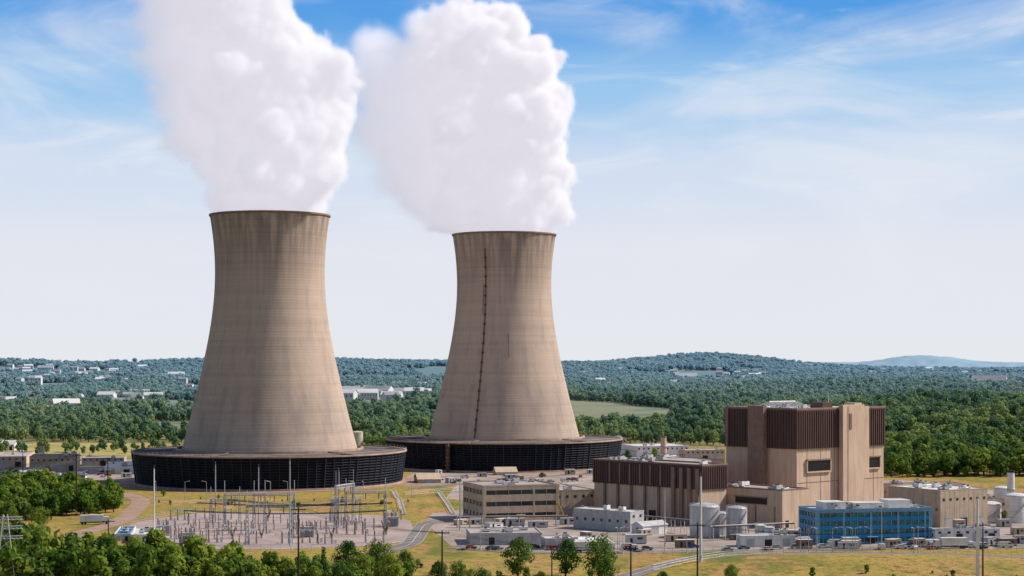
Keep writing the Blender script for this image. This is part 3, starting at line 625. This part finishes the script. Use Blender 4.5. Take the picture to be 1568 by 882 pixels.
rb.box(0.5,R-.5,-.10,-.004,14.6,14.85,M_brownl)
hvac(rb,2,R*.4,2,L-3,Ht+.12,10,random.Random(4)); rb.box(R*.33,R*.44,2,9,Ht+.12,Ht+3,M_brown); rb.box(R*.72,R*.8,3,9,Ht+.12,Ht+2.4,M_beige)
for k in range(7):
    x=3+k*3; rb.beam((x,6,Ht),(x,18,Ht+3.2),.35,M_white); rb.beam((x,18,Ht+3.2),(x,30,Ht),.35,M_white)
rb.beam((3,18,Ht+3.2),(21,18,Ht+3.2),.5,M_white)
for k in range(12): rb.beam((-.3,1+k*3.3,Ht+.8),(-.3,1+k*3.3,Ht+1.9),.12,M_steel)
rb.beam((-.3,1,Ht+1.9),(-.3,L-1,Ht+1.9),.12,M_steel); rb.beam((R*.6,12,Ht),(R*.6,12,Ht+7),.2,M_white)
rb.obj("reactor_building",(X0,Y0,0),t)
X0,Y0,L,R,Ht,t=corner(1075,806,910,1112,714,TT); tb=MB(); zc=CH-(750-HV)*Y0/F
tb.box(0,R,0,L,0,zc,M_beige); tb.box(-.5,R+.3,-.5,L+.5,zc,Ht,M_brown); ribs(tb,R,L,zc,Ht-.3,1.3,M_brown,x0=-.5,y0=-.5)
tb.box(R+.3,48,30,L,0,Ht-.2,M_beige); tb.box(-.1,R,-.1,L,Ht+.003,Ht+.1,M_roof); parapet(tb,-.5,R+.3,-.5,L+.5,Ht+.1,M_brownl,.6,.5); tb.box(R+.31,47.6,30.3,L-.3,Ht-.19,Ht+.0,M_roof)
for y in (1.5,6,10.5,15): tb.box(-1.6,-.91,y-.9,y+.9,0,Ht-1,M_brownl)
for y in (24,32,40,48,56): tb.box(-.9,-.003,y-.5,y+.5,0,zc,M_brownl)
for y in (28,44): tb.box(-.12,-.004,y-2,y+2,0,5,M_dark)
for k in range(int((L-22)/6)): tb.box(-1.1,-.93,22+k*6,22.8+k*6,zc+.5,Ht-.5,M_brownl)
hvac(tb,1,R,2,L-2,Ht+.1,9,random.Random(8)); hvac(tb,R,46,31,L-2,Ht,9,random.Random(9))
tb.obj("turbine_building",(X0,Y0,0),t)
X0,Y0,L,R,Ht,t=corner(1198,809,1086,1238,752,TT); cb=MB()
cb.box(0,R,0,L,0,Ht,M_beige); parapet(cb,0,R,0,L,Ht+.003,M_brownl,.6,.5); cb.box(.6,R-.6,.6,L-.6,Ht+.01,Ht+.1,M_roof)
cb.box(-.1,-.004,8,25,9.2,11.6,M_dark); cb.box(-.5,-.101,7.5,25.5,11.6,12,M_brownl); cb.box(-.25,-.105,8,25,8.9,9.19,M_brownl)
for y in (4,14,24,34): cb.box(-.3,-.003,y-.3,y+.3,0,8.5,M_brownl)
cb.box(-.12,-.005,28,31,0,3.5,M_dark); cb.box(2,4,-.1,-.004,0,3,M_dark); hvac(cb,0,R,0,L,Ht+.1,7,random.Random(2))
cb.obj("control_building",(X0,Y0,0),t)
office("office_building",(740,799,709,856,746,18),3,M_tan,M_glass,units=9,seed=3,bay=5,gfrac=.40)
office("glass_office_building",(1250,835,1223,1427,783,13),4,mat("blue_gray_panel",(0.20,0.38,0.55)),M_teal,M_blue,roof=M_roofw,units=12,seed=5,bay=2.6,pent=[(.12,.3,.3,.8,2.6),(.38,.62,.25,.7,2.2),(.68,.86,.3,.8,2.9)],gfrac=.52)
shed("warehouse",(965,815,878,986,785,50),M_grayw,M_roofw,doors=1,seed=1)
shed("storage_shed",(985,820,967,1022,800,40),M_white,M_grayw,True,1)
shed("maintenance_building",(850,790,800,912,752,20),M_tan,M_roof,seed=3,doors=2,units=6)
shed("pump_house",(1135,838,1127,1218,822,8),M_white,M_roofw,doors=3,seed=5)
shed("gatehouse_building",(1432,832,1425,1531,812,8),M_white,M_roofw,doors=4,seed=6,units=4)
shed("annex_building",(1440,808,1360,1512,752,30),M_tan,M_roofw,doors=3,seed=7,units=12)
shed("service_building",(1380,770,1352,1480,744,20),M_beige,M_brownl,doors=3,seed=8,units=8)
shed("brown_roof_building",(1480,798,1472,1580,766,12),M_tan,M_brownl,doors=3,seed=9,units=3)
shed("low_gray_building",(720,835,714,830,818,5),M_grayw,M_roof,doors=5,seed=10,units=4)
shed("equipment_building",(835,842,828,880,826,8),M_grayw,M_roofw,doors=2,seed=11)
shed("equipment_building",(1020,800,1000,1050,785,20),M_white,M_roofw,doors=2,seed=12)
shed("site_trailer",(888,844,872,942,834,6),M_white,M_white,doors=3,seed=12,units=1)
shed("brick_building",(45,722,38,118,700,10),M_tan,M_brownl,doors=4,seed=13,units=6)
shed("brick_building",(-10,716,-40,40,700,10),M_beige,M_roof,doors=2,seed=14)
shed("white_building",(160,726,140,205,716,10),M_white,M_roofw,doors=2,seed=15)
shed("warehouse",(125,714,120,190,702,8),M_tan,M_roof,doors=3,seed=22)
shed("warehouse",(10,735,2,60,724,8),M_grayw,M_roofw,doors=3,seed=23)
shed("storage_shed",(90,738,84,128,729,8),M_white,M_brownl,True,2)
shed("white_building",(0,690,-20,22,676,10),M_white,M_grayw,True,2)
shed("storage_tent",(760,728,755,792,716,10),M_tan,M_tan,True,1)
shed("storage_tent",(640,740,634,675,726,10),M_tan,M_tan,True,1)
shed("warehouse",(975,700,950,1055,684,15),M_white,M_roofw,doors=3,seed=16)
shed("warehouse",(905,690,890,960,672,10),M_tan,M_roof,doors=3,seed=17)
shed("warehouse",(1050,706,1040,1110,690,15),M_tan,M_roofw,doors=3,seed=18)
shed("switchgear_building",(200,832,192,242,820,8),M_white,M_roofw,doors=2,seed=19)
shed("switchgear_building",(175,828,165,200,819,8),M_white,mat("blue_metal_roof",(0.05,0.2,0.4)),doors=2,seed=21)
rs=random.Random(31)
for k in range(58):
    u=rs.uniform(690,1560); v=rs.uniform(800,842)
    if k>44: u=rs.uniform(640,1100); v=rs.uniform(722,742)
    elif k>38: u=rs.uniform(0,190); v=rs.uniform(722,735)
    else:
        if 1225<u<1430 and v<838: v=rs.uniform(838,842)
        if 1050<u<1240 and v<820: v=rs.uniform(822,842)
        if 870<u<1050 and v<818: v=rs.uniform(824,842)
        if 700<u<870 and v<836: v=rs.uniform(800,812)
    x,y=G(u,v); mb=MB(); w=rs.uniform(2.5,8); d=rs.uniform(2.4,4); h=rs.uniform(2,3.6); m=rs.choice([M_white,M_tan,M_tan,M_grayw,M_steel,M_brownl])
    mb.box(0,w,0,d,.25,h,m); mb.box(.2,w-.2,.2,d-.2,0,.25,M_dark); mb.box(-.1,w+.1,-.1,d+.1,h,h+.15,rs.choice([M_roofw,M_roof])); mb.box(w*.2,w*.2+.9,-.05,-.003,.3,2.2 if h>2.3 else h-.2,M_dark); mb.box(w*.55,w*.8,-.05,-.003,h*.5,h*.75,M_glass)
    mb.obj(rs.choice(["portable_cabin","equipment_enclosure"]),(x,y,.05),rs.choice([.1,.2,.7]))
def tank(name,u,v,r,h,m,dome=True,stair=True):
    x,y=G(u,v); mb=MB(); mb.cyl(0,0,0,h,r,r,36,m); mb.cyl(0,0,h,h+.25,r+.12,r+.12,36,M_steel)
    if dome: mb.dome(0,0,h+.25,r*.98,r*.25,m,28)
    for k in range(1,int(h/2.4)): mb.ring([(r+.001,k*2.4),(r+.06,k*2.4+.05),(r+.001,k*2.4+.1)],36,M_steel)
    if stair:
        for k in range(24):
            a=-2.6+k*.09; mb.box((r+.5)*math.cos(a)-.35,(r+.5)*math.cos(a)+.35,(r+.5)*math.sin(a)-.35,(r+.5)*math.sin(a)+.35,k*h/24,k*h/24+.1,M_steel)
    for k in range(24):
        a=k*math.pi/12; mb.beam((r*math.cos(a),r*math.sin(a),h+.2),(r*math.cos(a),r*math.sin(a),h+1.3),.07,M_steel)
    mb.ring([(r,h+1.25),(r,h+1.32)],36,M_steel); mb.obj(name,(x,y,0))
tank("storage_tank",1079,822,5.8,11.5,M_tank); tank("storage_tank",1128,823,4.0,11,M_tank); tank("storage_tank",1103,818,3,8,M_tank)
tank("storage_tank",1516,798,4.6,7,M_white); tank("storage_tank",1556,800,4.6,11,M_white); tank("storage_tank",1535,782,4.0,10,M_white)
tank("water_tank",547,690,4.4,13.5,mat("cream_tank",(0.6,0.55,0.45)),True,False)
tank("storage_tank",1165,826,2.2,5,M_white); tank("storage_tank",1178,827,2.0,4.5,M_white)
def stack(name,u,v,r,h,m,capm=None):
    x,y=G(u,v); mb=MB(); mb.cyl(0,0,0,h,r*1.15,r,20,m); mb.cyl(0,0,h,h+.8,r*1.15,r*1.15,20,capm or M_brownl); mb.cyl(0,0,h+.8,h+1.0,r*.8,r*.8,20,M_dark); mb.cyl(0,0,h*.6,h*.6+.3,r*1.5,r*1.5,20,M_steel); mb.obj(name,(x,y,0))
stack("exhaust_stack",1016,706,1.9,16,M_beige); stack("exhaust_stack",65,716,1.3,14,M_beige); stack("vent_stack",1548,790,1.5,19,M_white,M_dark)
def piperack(u0,v0,u1,v1,h):
    A=Vector((*G(u0,v0),0)); B=Vector((*G(u1,v1),0)); mb=MB(); n=max(2,int((B-A).length/5)); s_=(B-A).normalized().cross(Vector((0,0,1)))
    for k in range(n+1):
        p=A.lerp(B,k/n)
        for q in(-1,1): mb.beam(p+s_*q,p+s_*q+Vector((0,0,h)),.22,M_steel)
        mb.beam(p-s_+Vector((0,0,h)),p+s_+Vector((0,0,h)),.22,M_steel)
    for q,mm in((-.8,M_white),(-.2,M_steel),(.5,M_rust)): mb.beam(A+s_*q+Vector((0,0,h+.3)),B+s_*q+Vector((0,0,h+.3)),.45,mm)
    mb.obj("pipe_rack")
piperack(1090,828,1215,822,5); piperack(700,808,870,806,4); piperack(1000,742,1100,738,6); piperack(880,800,1060,818,5)
# ------------------------------------------------------------ poles, lines, masts
def pole(name,u,vb,vt,m,w=.45,arms=0):
    x,y=G(u,vb); z0=Hs(x,y); h=CH-(vt-HV)*y/F-z0; mb=MB(); mb.cyl(0,0,0,h,w,w*.55,10,m)
    for k in range(arms):
        z=h-.8-k*2; mb.box(-2.2,2.2,-.12,.12,z-.14,z+.14,m)
        for q in(-2,-.9,.9,2): mb.cyl(q,0,z+.14,z+.7,.12,.08,6,M_steel)
    if not arms: mb.cyl(0,0,h,h+1.5,.06,.03,6,M_steel)
    mb.box(-.25,.25,-w-.3,-w,1.2,2.2,M_steel); mb.obj(name,(x,y,z0)); return (x,y,z0+h)
p1=pole("utility_pole",117,790,695,M_wood,.4,2); p2=pole("utility_pole",457,905,776,M_wood,.36,1); p3=pole("utility_pole",677,905,812,M_wood,.34,1); p4=pole("utility_pole",966,905,836,M_wood,.32,1); p5=pole("utility_pole",1068,905,800,M_wood,.32,1)
pole("utility_pole",166,838,795,M_wood,.3,1); pole("utility_pole",845,905,838,M_wood,.25,1); p6=pole("utility_pole",1505,905,800,M_wood,.3,1); pole("utility_pole",35,745,690,M_wood,.3,1); pole("utility_pole",165,745,700,M_wood,.3,1)
pole("lightning_mast",1073,870,730,M_white,.5); pole("lightning_mast",1497,905,764,M_white,.62); pole("lightning_mast",236,828,718,M_white,.35)
for u,v,t_ in((330,800,712),(396,812,716),(444,836,706),(519,806,722),(704,812,738),(706,800,742)): pole("lightning_mast",u,v,t_,M_steel,.3)
pole("floodlight_mast",1018,838,752,M_steel,.25); pole("floodlight_mast",1350,842,775,M_steel,.2)
lm_=MB(); lm_.cyl(0,0,0,9,.14,.08,8,M_steel); lm_.beam((0,0,8.9),(1.8,0,9.3),.1,M_steel); lm_.box(1.3,2.3,-.2,.2,9.2,9.4,M_grayw); lm_.box(-.3,.3,-.3,.3,0,.5,M_kerb); LM=lm_.mesh("street_lamp_mesh")
for k in range(34):
    u=rs.uniform(660,1560) if k<22 else rs.uniform(10,640); v=(850-rs.choice([0,8,40,45])) if k<22 else rs.choice([735,745,762])
    if 1220<u<1430 or 905<u<1110: v=848
    if k>=22 and 200<u<630: v=766
    x,y=G(u,v); inst("street_lamp",LM,(x,y,.05),rs.uniform(0,6.2))
def wire(name,a,b,sag,w=.09):
    mb=MB(); a=Vector(a); b=Vector(b); pr=None
    for k in range(17):
        t_=k/16; p=a.lerp(b,t_); p.z-=sag*4*t_*(1-t_)
        if pr is not None: mb.beam(pr,p,w,M_dark)
        pr=p
    mb.obj(name)
for o in(-2,0,2):
    wire("power_line",(p1[0]+o,p1[1],p1[2]-.5),(p1[0]-110+o,p1[1]-60,p1[2]-9),4)
    wire("power_line",(p1[0]+o,p1[1],p1[2]-2.5),(p1[0]-100+o,p1[1]-130,p1[2]-12),4)
    wire("power_line",(p2[0]+o,p2[1],p2[2]-.6),(p3[0]+o,p3[1],p3[2]-.6),1.5,.05)
    wire("power_line",(p3[0]+o,p3[1],p3[2]-.6),(p4[0]+o,p4[1],p4[2]-.6),1.5,.05)
    wire("power_line",(p5[0]+o,p5[1],p5[2]-.6),(p6[0]+o,p6[1],p6[2]-.6),3,.05)
def pylon(u,v,vt,wd=5):
    x,y=G(u,v); h=CH-(vt-HV)*y/F; mb=MB(); mb.lattice((0,0,0),(0,0,h),wd,M_steel,9,.22,1.2)
    for z in(h*.7,h*.83,h*.95): mb.lattice((-5,0,z),(5,0,z),.8,M_steel,8,.12)
    mb.obj("transmission_tower",(x,y,0),.3)
pylon(8,905,788,6); pylon(1547,640,570,8); pylon(1404,640,588,6); pylon(1558,640,573,8)
# switchyard
def gantry(w,h):
    mb=MB()
    for x in(-w/2,w/2): mb.lattice((x,0,0),(x,0,h),1.3,M_steel,8,.18,.7); mb.beam((x,0,h),(x,0,h+5),.16,M_steel)
    mb.lattice((-w/2,0,h-.6),(w/2,0,h-.6),1.0,M_steel,10,.14)
    for k in range(3):
        x=-w/3+k*w/3; mb.cyl(x,0,h-3.4,h-1.2,.22,.22,8,M_brownl)
    return mb.mesh("gantry_mesh")
G1=gantry(16,15); G2=gantry(12,10)
def breaker():
    mb=MB()
    for x in(-3,0,3):
        mb.box(x-.4,x+.4,-.4,.4,0,1.2,M_grayw)
        for y in(-1,1): mb.beam((x,y*.2,1.2),(x,y*1.3,4.6),.4,M_brownl,.25); mb.cyl(x,y*1.3,4.6,5.0,.3,.3,8,M_steel)
    mb.beam((-3.6,1.3,5),(3.6,1.3,5),.12,M_steel); mb.box(4,5,-.4,.4,.2,2.1,M_white); return mb.mesh("breaker_mesh")
def disc():
    mb=MB()
    for x in(-4,0,4):
        for y in(-1.5,1.5):
            mb.lattice((x,y,0),(x,y,3.2),.5,M_steel,3,.1); mb.cyl(x,y,3.2,5.2,.22,.18,8,M_brownl)
        mb.beam((x,-1.7,5.3),(x,1.7,5.3),.16,M_white)
    mb.beam((-4.6,0,3.2),(4.6,0,3.2),.2,M_steel); return mb.mesh("disconnect_mesh")
def xfmr():
    mb=MB(); mb.box(-2.6,2.6,-1.6,1.6,.4,4,M_grayw); mb.box(-2.2,2.2,-1.3,1.3,0,.4,M_kerb)
    for k in range(9): mb.box(-2.4+k*.55,-2.2+k*.55,-2.5,-1.62,.8,3.5,M_steel)
    mb.cyl(2.0,0,4.6,5.6,.6,.6,10,M_grayw)
    for x in(-1.6,0,1.4): mb.cyl(x,.4,4,6,.25,.14,8,M_brownl)
    mb.box(1.8,2.2,-.1,.1,4,4.7,M_steel); return mb.mesh("transformer_mesh")
B1,D1,X1=breaker(),disc(),xfmr()
for u,v in((375,812),(420,812),(412,834),(530,800),(345,800),(560,808)): x,y=G(u,v); inst("switchyard_gantry",G1 if v>805 else G2,(x,y,.05),.15)
x,y=G(528,806); inst("switchyard_gantry",G1,(x,y,.05),1.2,(1,1,1.15))
rs=random.Random(5)
for r_ in range(6):
    for c_ in range(10):
        u=270+c_*36+rs.uniform(-9,9)-r_*4; v=796+r_*7.2+rs.uniform(-1.5,1.5)
        x,y=G(u,v); k=(r_+c_)%4
        if rs.random()<.3: continue
        inst(("circuit_breaker","disconnect_switch","disconnect_switch","circuit_breaker")[k],(B1,D1,D1,B1)[k],(x,y,.05),.15+(rs.random()<.25)*1.57,rs.uniform(.75,1.05))
for u,v in((250,820),(285,832),(600,806),(470,822)): x,y=G(u,v); inst("power_transformer",X1,(x,y,.05),.2)
for a,b in (((375,812),(530,803)),((345,800),(560,808)),((300,806),(600,806)),((280,820),(590,820))):
    A=G(*a);B=G(*b)
    for o in(0,2.5,5): wire("bus_conductor",(A[0],A[1]+o,9.5),(B[0],B[1]+o,9.5),1.2,.12)
def fence(pts,h=2.4,sp=3.5):
    L_=[G(*p) for p in pts]; mb=MB()
    for a,b in zip(L_[:-1],L_[1:]):
        d=math.dist(a,b); n=max(1,int(d/sp))
        for k in range(n): x=a[0]+(b[0]-a[0])*k/n; y=a[1]+(b[1]-a[1])*k/n; z=Hs(x,y); mb.beam((x,y,z),(x,y,z+h),.1,M_steel)
        n2=max(1,int(d/12))
        for k in range(n2):
            q=[(a[0]+(b[0]-a[0])*j/n2,a[1]+(b[1]-a[1])*j/n2) for j in(k,k+1)]
            for zz in(h*.35,h*.7,h): mb.beam((*q[0],Hs(*q[0])+zz),(*q[1],Hs(*q[1])+zz),.05,M_steel)
    mb.obj("chain_link_fence")
fence([(170,815),(230,843),(430,845),(600,838),(645,830)]); fence([(690,846),(860,852),(1230,850),(1600,843)]); fence([(178,806),(300,784),(560,783),(632,795)]); fence([(1000,880),(1110,865),(1200,856),(1400,860),(1600,873)])
fence([(620,760),(720,752),(860,744),(905,740)])
for (a,b) in (((602,752),(618,788)),((672,755),(694,788))):
    A=G(*a);B=G(*b); mb=MB(); L_=[(A[0]+(B[0]-A[0])*k/12,A[1]+(B[1]-A[1])*k/12) for k in range(13)]; strip(mb,L_,.9,-.9,.3,M_roof)
    for o in(1.1,-1.1):
        strip(mb,L_,o+.15,o-.15,.9,M_kerb)
    mb.obj("drainage_chute")
# vehicles
def car(col,van=False):
    m=mat("car_paint_%d"%col,[(0.7,.7,.7),(0.05,.05,.06),(0.35,.36,.38),(0.35,.03,.03),(0.04,.08,.25)][col],rough=.3,spec=.5)
    mb=MB(); w=.9
    pr=[(-2.2,.35),(2.2,.35),(2.25,.75),(2.1,.95),(1.1,1.02),(.45,1.5),(-1.2,1.52),(-1.9,1.05),(-2.25,.95)] if not van else [(-2.7,.35),(2.7,.35),(2.75,1.0),(2.0,1.25),(1.4,2.1),(-2.7,2.15)]
    n=len(pr); mb.add([(x,-w,z) for x,z in pr]+[(x,w,z) for x,z in pr],[tuple(range(n)),tuple(reversed(range(n,2*n)))]+[((i+1)%n,i,n+i,n+(i+1)%n) for i in range(n)],m)
    if van: gw=[(1.75,1.25),(1.3,1.95),(.4,1.95),(.4,1.25)]
    else: gw=[(.95,1.04),(.4,1.42),(-1.15,1.44),(-1.6,1.07)]
    for s in(-1,1): mb.add([(x,s*(w+.01),z) for x,z in gw],[(0,1,2,3)],M_glass)
    a,b=(pr[4],pr[5]) if not van else (pr[3],pr[4])
    mb.add([(a[0]-.02+.05,-.75,a[1]+.03),(a[0]+.03,.75,a[1]+.03),(b[0]+.05,.7,b[1]-.03),(b[0]+.05,-.7,b[1]-.03)],[(0,1,2,3)],M_glass)
    for x in(-1.4,1.4):
        for s in(-1,1):
            vs=[];k=12
            for yy in(s*.72,s*.94):
                for i in range(k): t_=2*math.pi*i/k; vs.append((x+.36*math.cos(t_),yy,.36+.36*math.sin(t_)))
            mb.add(vs,[tuple(range(k)),tuple(range(k,2*k))]+[(i,(i+1)%k,k+(i+1)%k,k+i) for i in range(k)],M_rubber)
    return mb.mesh("car_mesh")
CM=[car(i) for i in range(5)]+[car(0,True)]
rs=random.Random(77)
for k in range(90):
    z_=rs.random()
    if z_<.25: u,v=rs.uniform(0,190),rs.uniform(722,733)
    elif z_<.55: u,v=rs.uniform(700,1220),rs.uniform(839,845)
    elif z_<.75: u,v=rs.uniform(1240,1560),rs.uniform(837,842)
    else: u,v=rs.uniform(650,1100),rs.uniform(728,742)
    x,y=G(u,v); c=rs.randrange(6); inst("parked_van" if c==5 else "parked_car",CM[c],(x,y,.1),rs.choice([.1,1.6,.15]))
def truck(u,v,rz):
    x,y=G(u,v); mb=MB(); mb.box(-6,3.5,-1.25,1.25,1.1,3.9,M_white); mb.box(-6,5,-.9,.9,.7,1.05,M_dark)
    pr=[(3.9,.6),(6.2,.6),(6.2,1.8),(5.7,3.1),(3.9,3.2)]; n=5
    mb.add([(a,-1.2,b) for a,b in pr]+[(a,1.2,b) for a,b in pr],[tuple(range(n)),tuple(reversed(range(n,2*n)))]+[((i+1)%n,i,n+i,n+(i+1)%n) for i in range(n)],M_white)
    mb.add([(6.15,-1.0,2.0),(6.15,1.0,2.0),(5.78,1.0,3.0),(5.78,-1.0,3.0)],[(0,1,2,3)],M_glass)
    for a in(-5,-3.8,4.8):
        for s in(-1,1):
            vs=[]
            for yy in(s*.85,s*1.22):
                for i in range(12): t_=math.pi*i/6; vs.append((a+.5*math.cos(t_),yy,.5+.5*math.sin(t_)))
            mb.add(vs,[tuple(range(12)),tuple(range(12,24))]+[(i,(i+1)%12,12+(i+1)%12,12+i) for i in range(12)],M_rubber)
    mb.obj("box_truck",(x,y,.1),rz)
truck(145,803,.2); truck(905,846,.1); truck(1455,840,3.2)
x,y=G(868,800); mb=MB(); mb.box(-2.2,2.2,-1.6,-.9,0,.9,M_rubber); mb.box(-2.2,2.2,.9,1.6,0,.9,M_rubber); mb.box(-2,2,-1.3,1.3,1,2.4,M_yel); mb.box(.3,1.8,-1.2,0,2.4,3.6,M_glass); mb.beam((1.5,.3,2.2),(6,.3,8),.7,M_yel,.5); mb.beam((6,.3,8),(9,.3,3.5),.5,M_yel,.35); mb.box(8.4,9.8,-.3,.9,2.4,3.4,M_dark); mb.obj("excavator",(x,y,.05),2.2)
# distant houses
def house(w,d,h,roofm,wallm):
    mb=MB(); mb.box(-w/2,w/2,-d/2,d/2,-6,h,wallm); r=d*.3
    mb.add([(-w/2-.5,-d/2-.5,h),(w/2+.5,-d/2-.5,h),(w/2+.5,0,h+r),(-w/2-.5,0,h+r),(-w/2-.5,d/2+.5,h),(w/2+.5,d/2+.5,h)],[(0,1,2,3),(3,2,5,4)],roofm)
    for s in(-1,1): mb.add([(s*w/2,-d/2,h),(s*w/2,d/2,h),(s*w/2,0,h+r)],[(0,1,2)],wallm)
    for k in range(max(2,int(w/3.5))): x=-w/2+(k+.5)*w/max(2,int(w/3.5)); mb.box(x-.5,x+.5,-d/2-.06,-d/2-.003,h*.45,h*.75,M_glass)
    return mb.mesh("house_mesh")
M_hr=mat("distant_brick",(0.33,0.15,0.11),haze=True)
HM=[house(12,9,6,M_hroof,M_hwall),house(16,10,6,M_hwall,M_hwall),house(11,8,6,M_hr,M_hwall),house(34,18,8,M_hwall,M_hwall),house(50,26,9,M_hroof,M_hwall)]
def put(u,v,k,sc=1,name=None):
    # march outward along the bearing until the terrain is met
    y=1400.0
    while y<8500 and CH-(v-HV)*y/F>Hs((u-784)/F*y,y): y+=20
    if y>=8500 or y<=1400: return
    x=(u-784)/F*y; inst(name or ("distant_house" if k<3 else "distant_warehouse"),HM[k],(x,y,Hs(x,y)+ (6 if v<600 else 1.5)),rs.uniform(-.4,.4),sc)
for u,v,k,s in((150,610,4,1.0),(176,612,2,2.0),(215,610,3,1.3),(235,613,3,1),(540,604,4,1),(560,612,3,1.2),(580,606,4,1.2),(600,613,3,1),(620,606,4,.9),(635,611,1,2),(648,606,3,1),(530,615,1,2),(1515,597,4,1.3),(1050,586,4,1.3),(1155,582,3,1.2),(270,582,3,1.4),(70,570,4,1)): put(u,v,k,s)
for k in range(170):
    put(*rs.choice([(rs.uniform(150,310),rs.uniform(568,592)),(rs.uniform(880,1200),rs.uniform(570,598)),(rs.uniform(0,300),rs.uniform(598,645)),(rs.uniform(520,670),rs.uniform(594,618)),(rs.uniform(1200,1560),rs.uniform(564,582)),(rs.uniform(0,150),rs.uniform(566,590))]),rs.randrange(3),rs.uniform(1,1.9))
print("DONE objs",len(bpy.data.objects))
